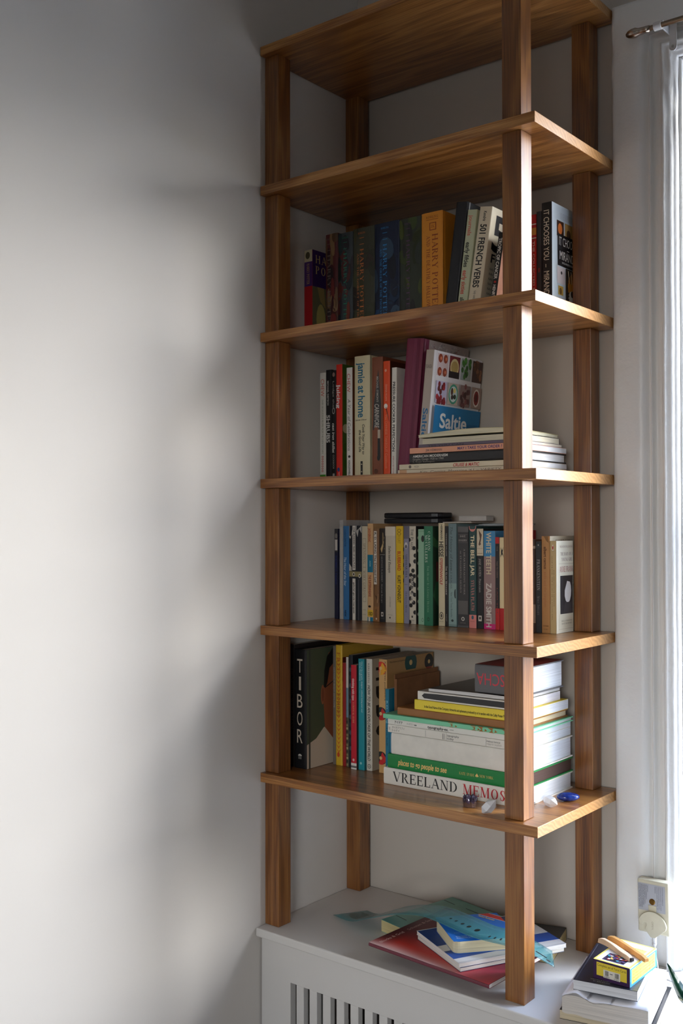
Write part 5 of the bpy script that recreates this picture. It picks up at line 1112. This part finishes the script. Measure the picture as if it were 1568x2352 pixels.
# ------------------------------------------------------------------ fittings on the window casing
o = thing('curtain_rod', 'thin brass toned curtain rod with domed finial above the window', 'curtain rod', (0, 0, 0))
ry, rz_ = -.072, 2.4535
M_BR = plain((150, 132, 112), .28, 1.0, name='brushed_metal'); M_WM = plain((214, 214, 214), .4, name='white_metal')
MB().lathe([(.0002, 0), (.0048, .0), (.0048, 1.16), (.0002, 1.16)], (.742, ry, rz_), (1, 0, 0), 40).build('rod', M_BR, o, smooth=False)
for x0, sgn in ((.7415, -1), (1.9025, 1)):
    MB().lathe([(.0001, 0), (.0058, .0), (.0062, .006), (.0066, .007), (.0062, .008), (.0070, .022), (.0092, .027), (.0092, .030), (.0088, .035), (.0070, .041), (.0036, .0455), (.0001, .047)], (x0, ry, rz_), (sgn, 0, 0), 22).build('finial', plain((186, 172, 158), .25, 1.0, name='nickel'), o, smooth=True)
for x0 in (.757, 1.87):
    bk = MB().lathe([(.0052, -.007), (.0078, -.007), (.0078, .007), (.0052, .007)], (x0, ry, rz_), (1, 0, 0), 20).box((x0 + .004, ry + .006, rz_ - .003), (x0 + .007, -.0165, rz_ + .012)).build('bracket', M_WM, o, bevel=.0005)
    pl2 = MB().prism([(x0 + .0074, rz_ + .020), (x0 + .0074, rz_ - .030)] + [(x0 + .0144 + .007 * cos(radians(a)), rz_ - .030 + .007 * sin(radians(a))) for a in range(200, 345, 20)] + [(x0 + .0214, rz_ - .030), (x0 + .0214, rz_ + .020)], -.0358, -.0342, lambda x, y, z: (x, z, y)).build('wall_plate', M_WM, o)
    MB().lathe([(.0002, 0), (.003, 0), (.0026, .0015), (.0002, .002)], (x0 + .0144, -.0359, rz_ - .029), (0, -1, 0), 14).build('screw', plain((176, 174, 170), .3, 1.0, name='steel'), pl2)

o = thing('phone_jack', 'cream plastic telephone jack box screwed to the window casing', 'phone jack', (.7310, -.0335, .8225), (0, radians(-1.0), 0))
M_CRM = plain((206, 200, 176), .45, name='cream_plastic')
MB().box((-.0300, -.0210, -.0500), (.0300, -.0005, .0470)).build('housing', M_CRM, o, bevel=.0025, seg=3)
k = Ink(.052, .050, lambda u, v, l: (u - .0285, -.0213 - .00004 * l, v - .0095))
k.r(0, 0, 1, 1, (170, 172, 178), 2)
TX = [('NETWORK INTERFACE', .95, .3), ('CAUTION: DISCONNECT PLUG FROM', .95, .1), ('THIS JACK DURING INSTALL', .95, .1), ('LATION AND REPAIR OF', .95, .1), ('WIRING', .95, .7)]
for q, (t_, a0, a1) in enumerate(TX): k.down(t_, a0, a1, .90 - q * .065, .034, (56, 58, 74), 's')
for q, (t_, a0, a1) in enumerate([('TESTING', .95, .70), ('PLUG WORKING', .95, .42), ('PHONE DIRECTLY INTO', .95, .25), ('THIS JACK. IF PHONE', .95, .2), ('RINGS FAULT IS IN WIRING', .95, .1), ('IF PHONE DOES NOT WORK', .95, .1), ('CALL REPAIR SERVICE', .95, .1)]): k.down(t_, a0, a1, .36 - q * .052, .034, (56, 58, 74), 's')
k.build('sticker', o)
MB().lathe([(.0002, 0), (.0058, 0), (.0056, .0010), (.0046, .0018), (.0002, .0018)], (-.0015, -.0212, .0085), (0, -1, 0), 20).build('screw', plain((150, 112, 56), .3, 1.0, name='brass'), o)
MB().box((-.0088, -.0222, -.0090), (.0062, -.0213, .0020)).build('latch', plain((190, 182, 156), .5, name='cream_plastic'), o, bevel=.0004)
disc_ = [(.0275 * cos(radians(a)) - .001, .0275 * sin(radians(a)) - .036) for a in range(8, 170, 9)] + [(-.0240, -.0365), (-.0200, -.0350), (-.0165, -.0312), (-.0125, -.0308), (-.0112, -.0345), (-.0138, -.0390), (-.0150, -.0430), (-.0040, -.0560), (.0040, -.0560), (.0250, -.0380)]
MB().prism(disc_, -.0262, -.0215, lambda x, y, z: (x, z, y)).build('jack_cover', plain((202, 196, 172), .45, name='cream_plastic'), o, bevel=.0008)
k = Ink(1, 1, lambda u, v, l: (u, -.0265, v)); g = sans('OPEN')
k._t(g, lambda a, b: (-.0015 + b * .004, -.026 - a * .0042), (168, 160, 134)); k.poly([(-.006, -.0185), (.006, -.0185), (.006, -.0192), (-.006, -.0192)], (168, 160, 134)); k.build('moulded_lettering', o)
MB().lathe([(.0002, 0), (.0042, 0), (.0042, .014), (.0036, .018), (.0044, .0185), (.0044, .021), (.003, .024), (.0002, .024)], (-.002, -.014, -.0503), (0, 0, -1), 14).build('plug', M_WM, o, smooth=False)
MB().tube([(-.002, -.014, -.0742), (-.001, -.0145, -.088), (.003, -.016, -.104), (.008, -.024, -.1165), (.020, -.040, -.1186), (.06, -.05, -.1186), (.11, -.06, -.1186)], .0017, 8).build('cord', M_WM, o, smooth=True)
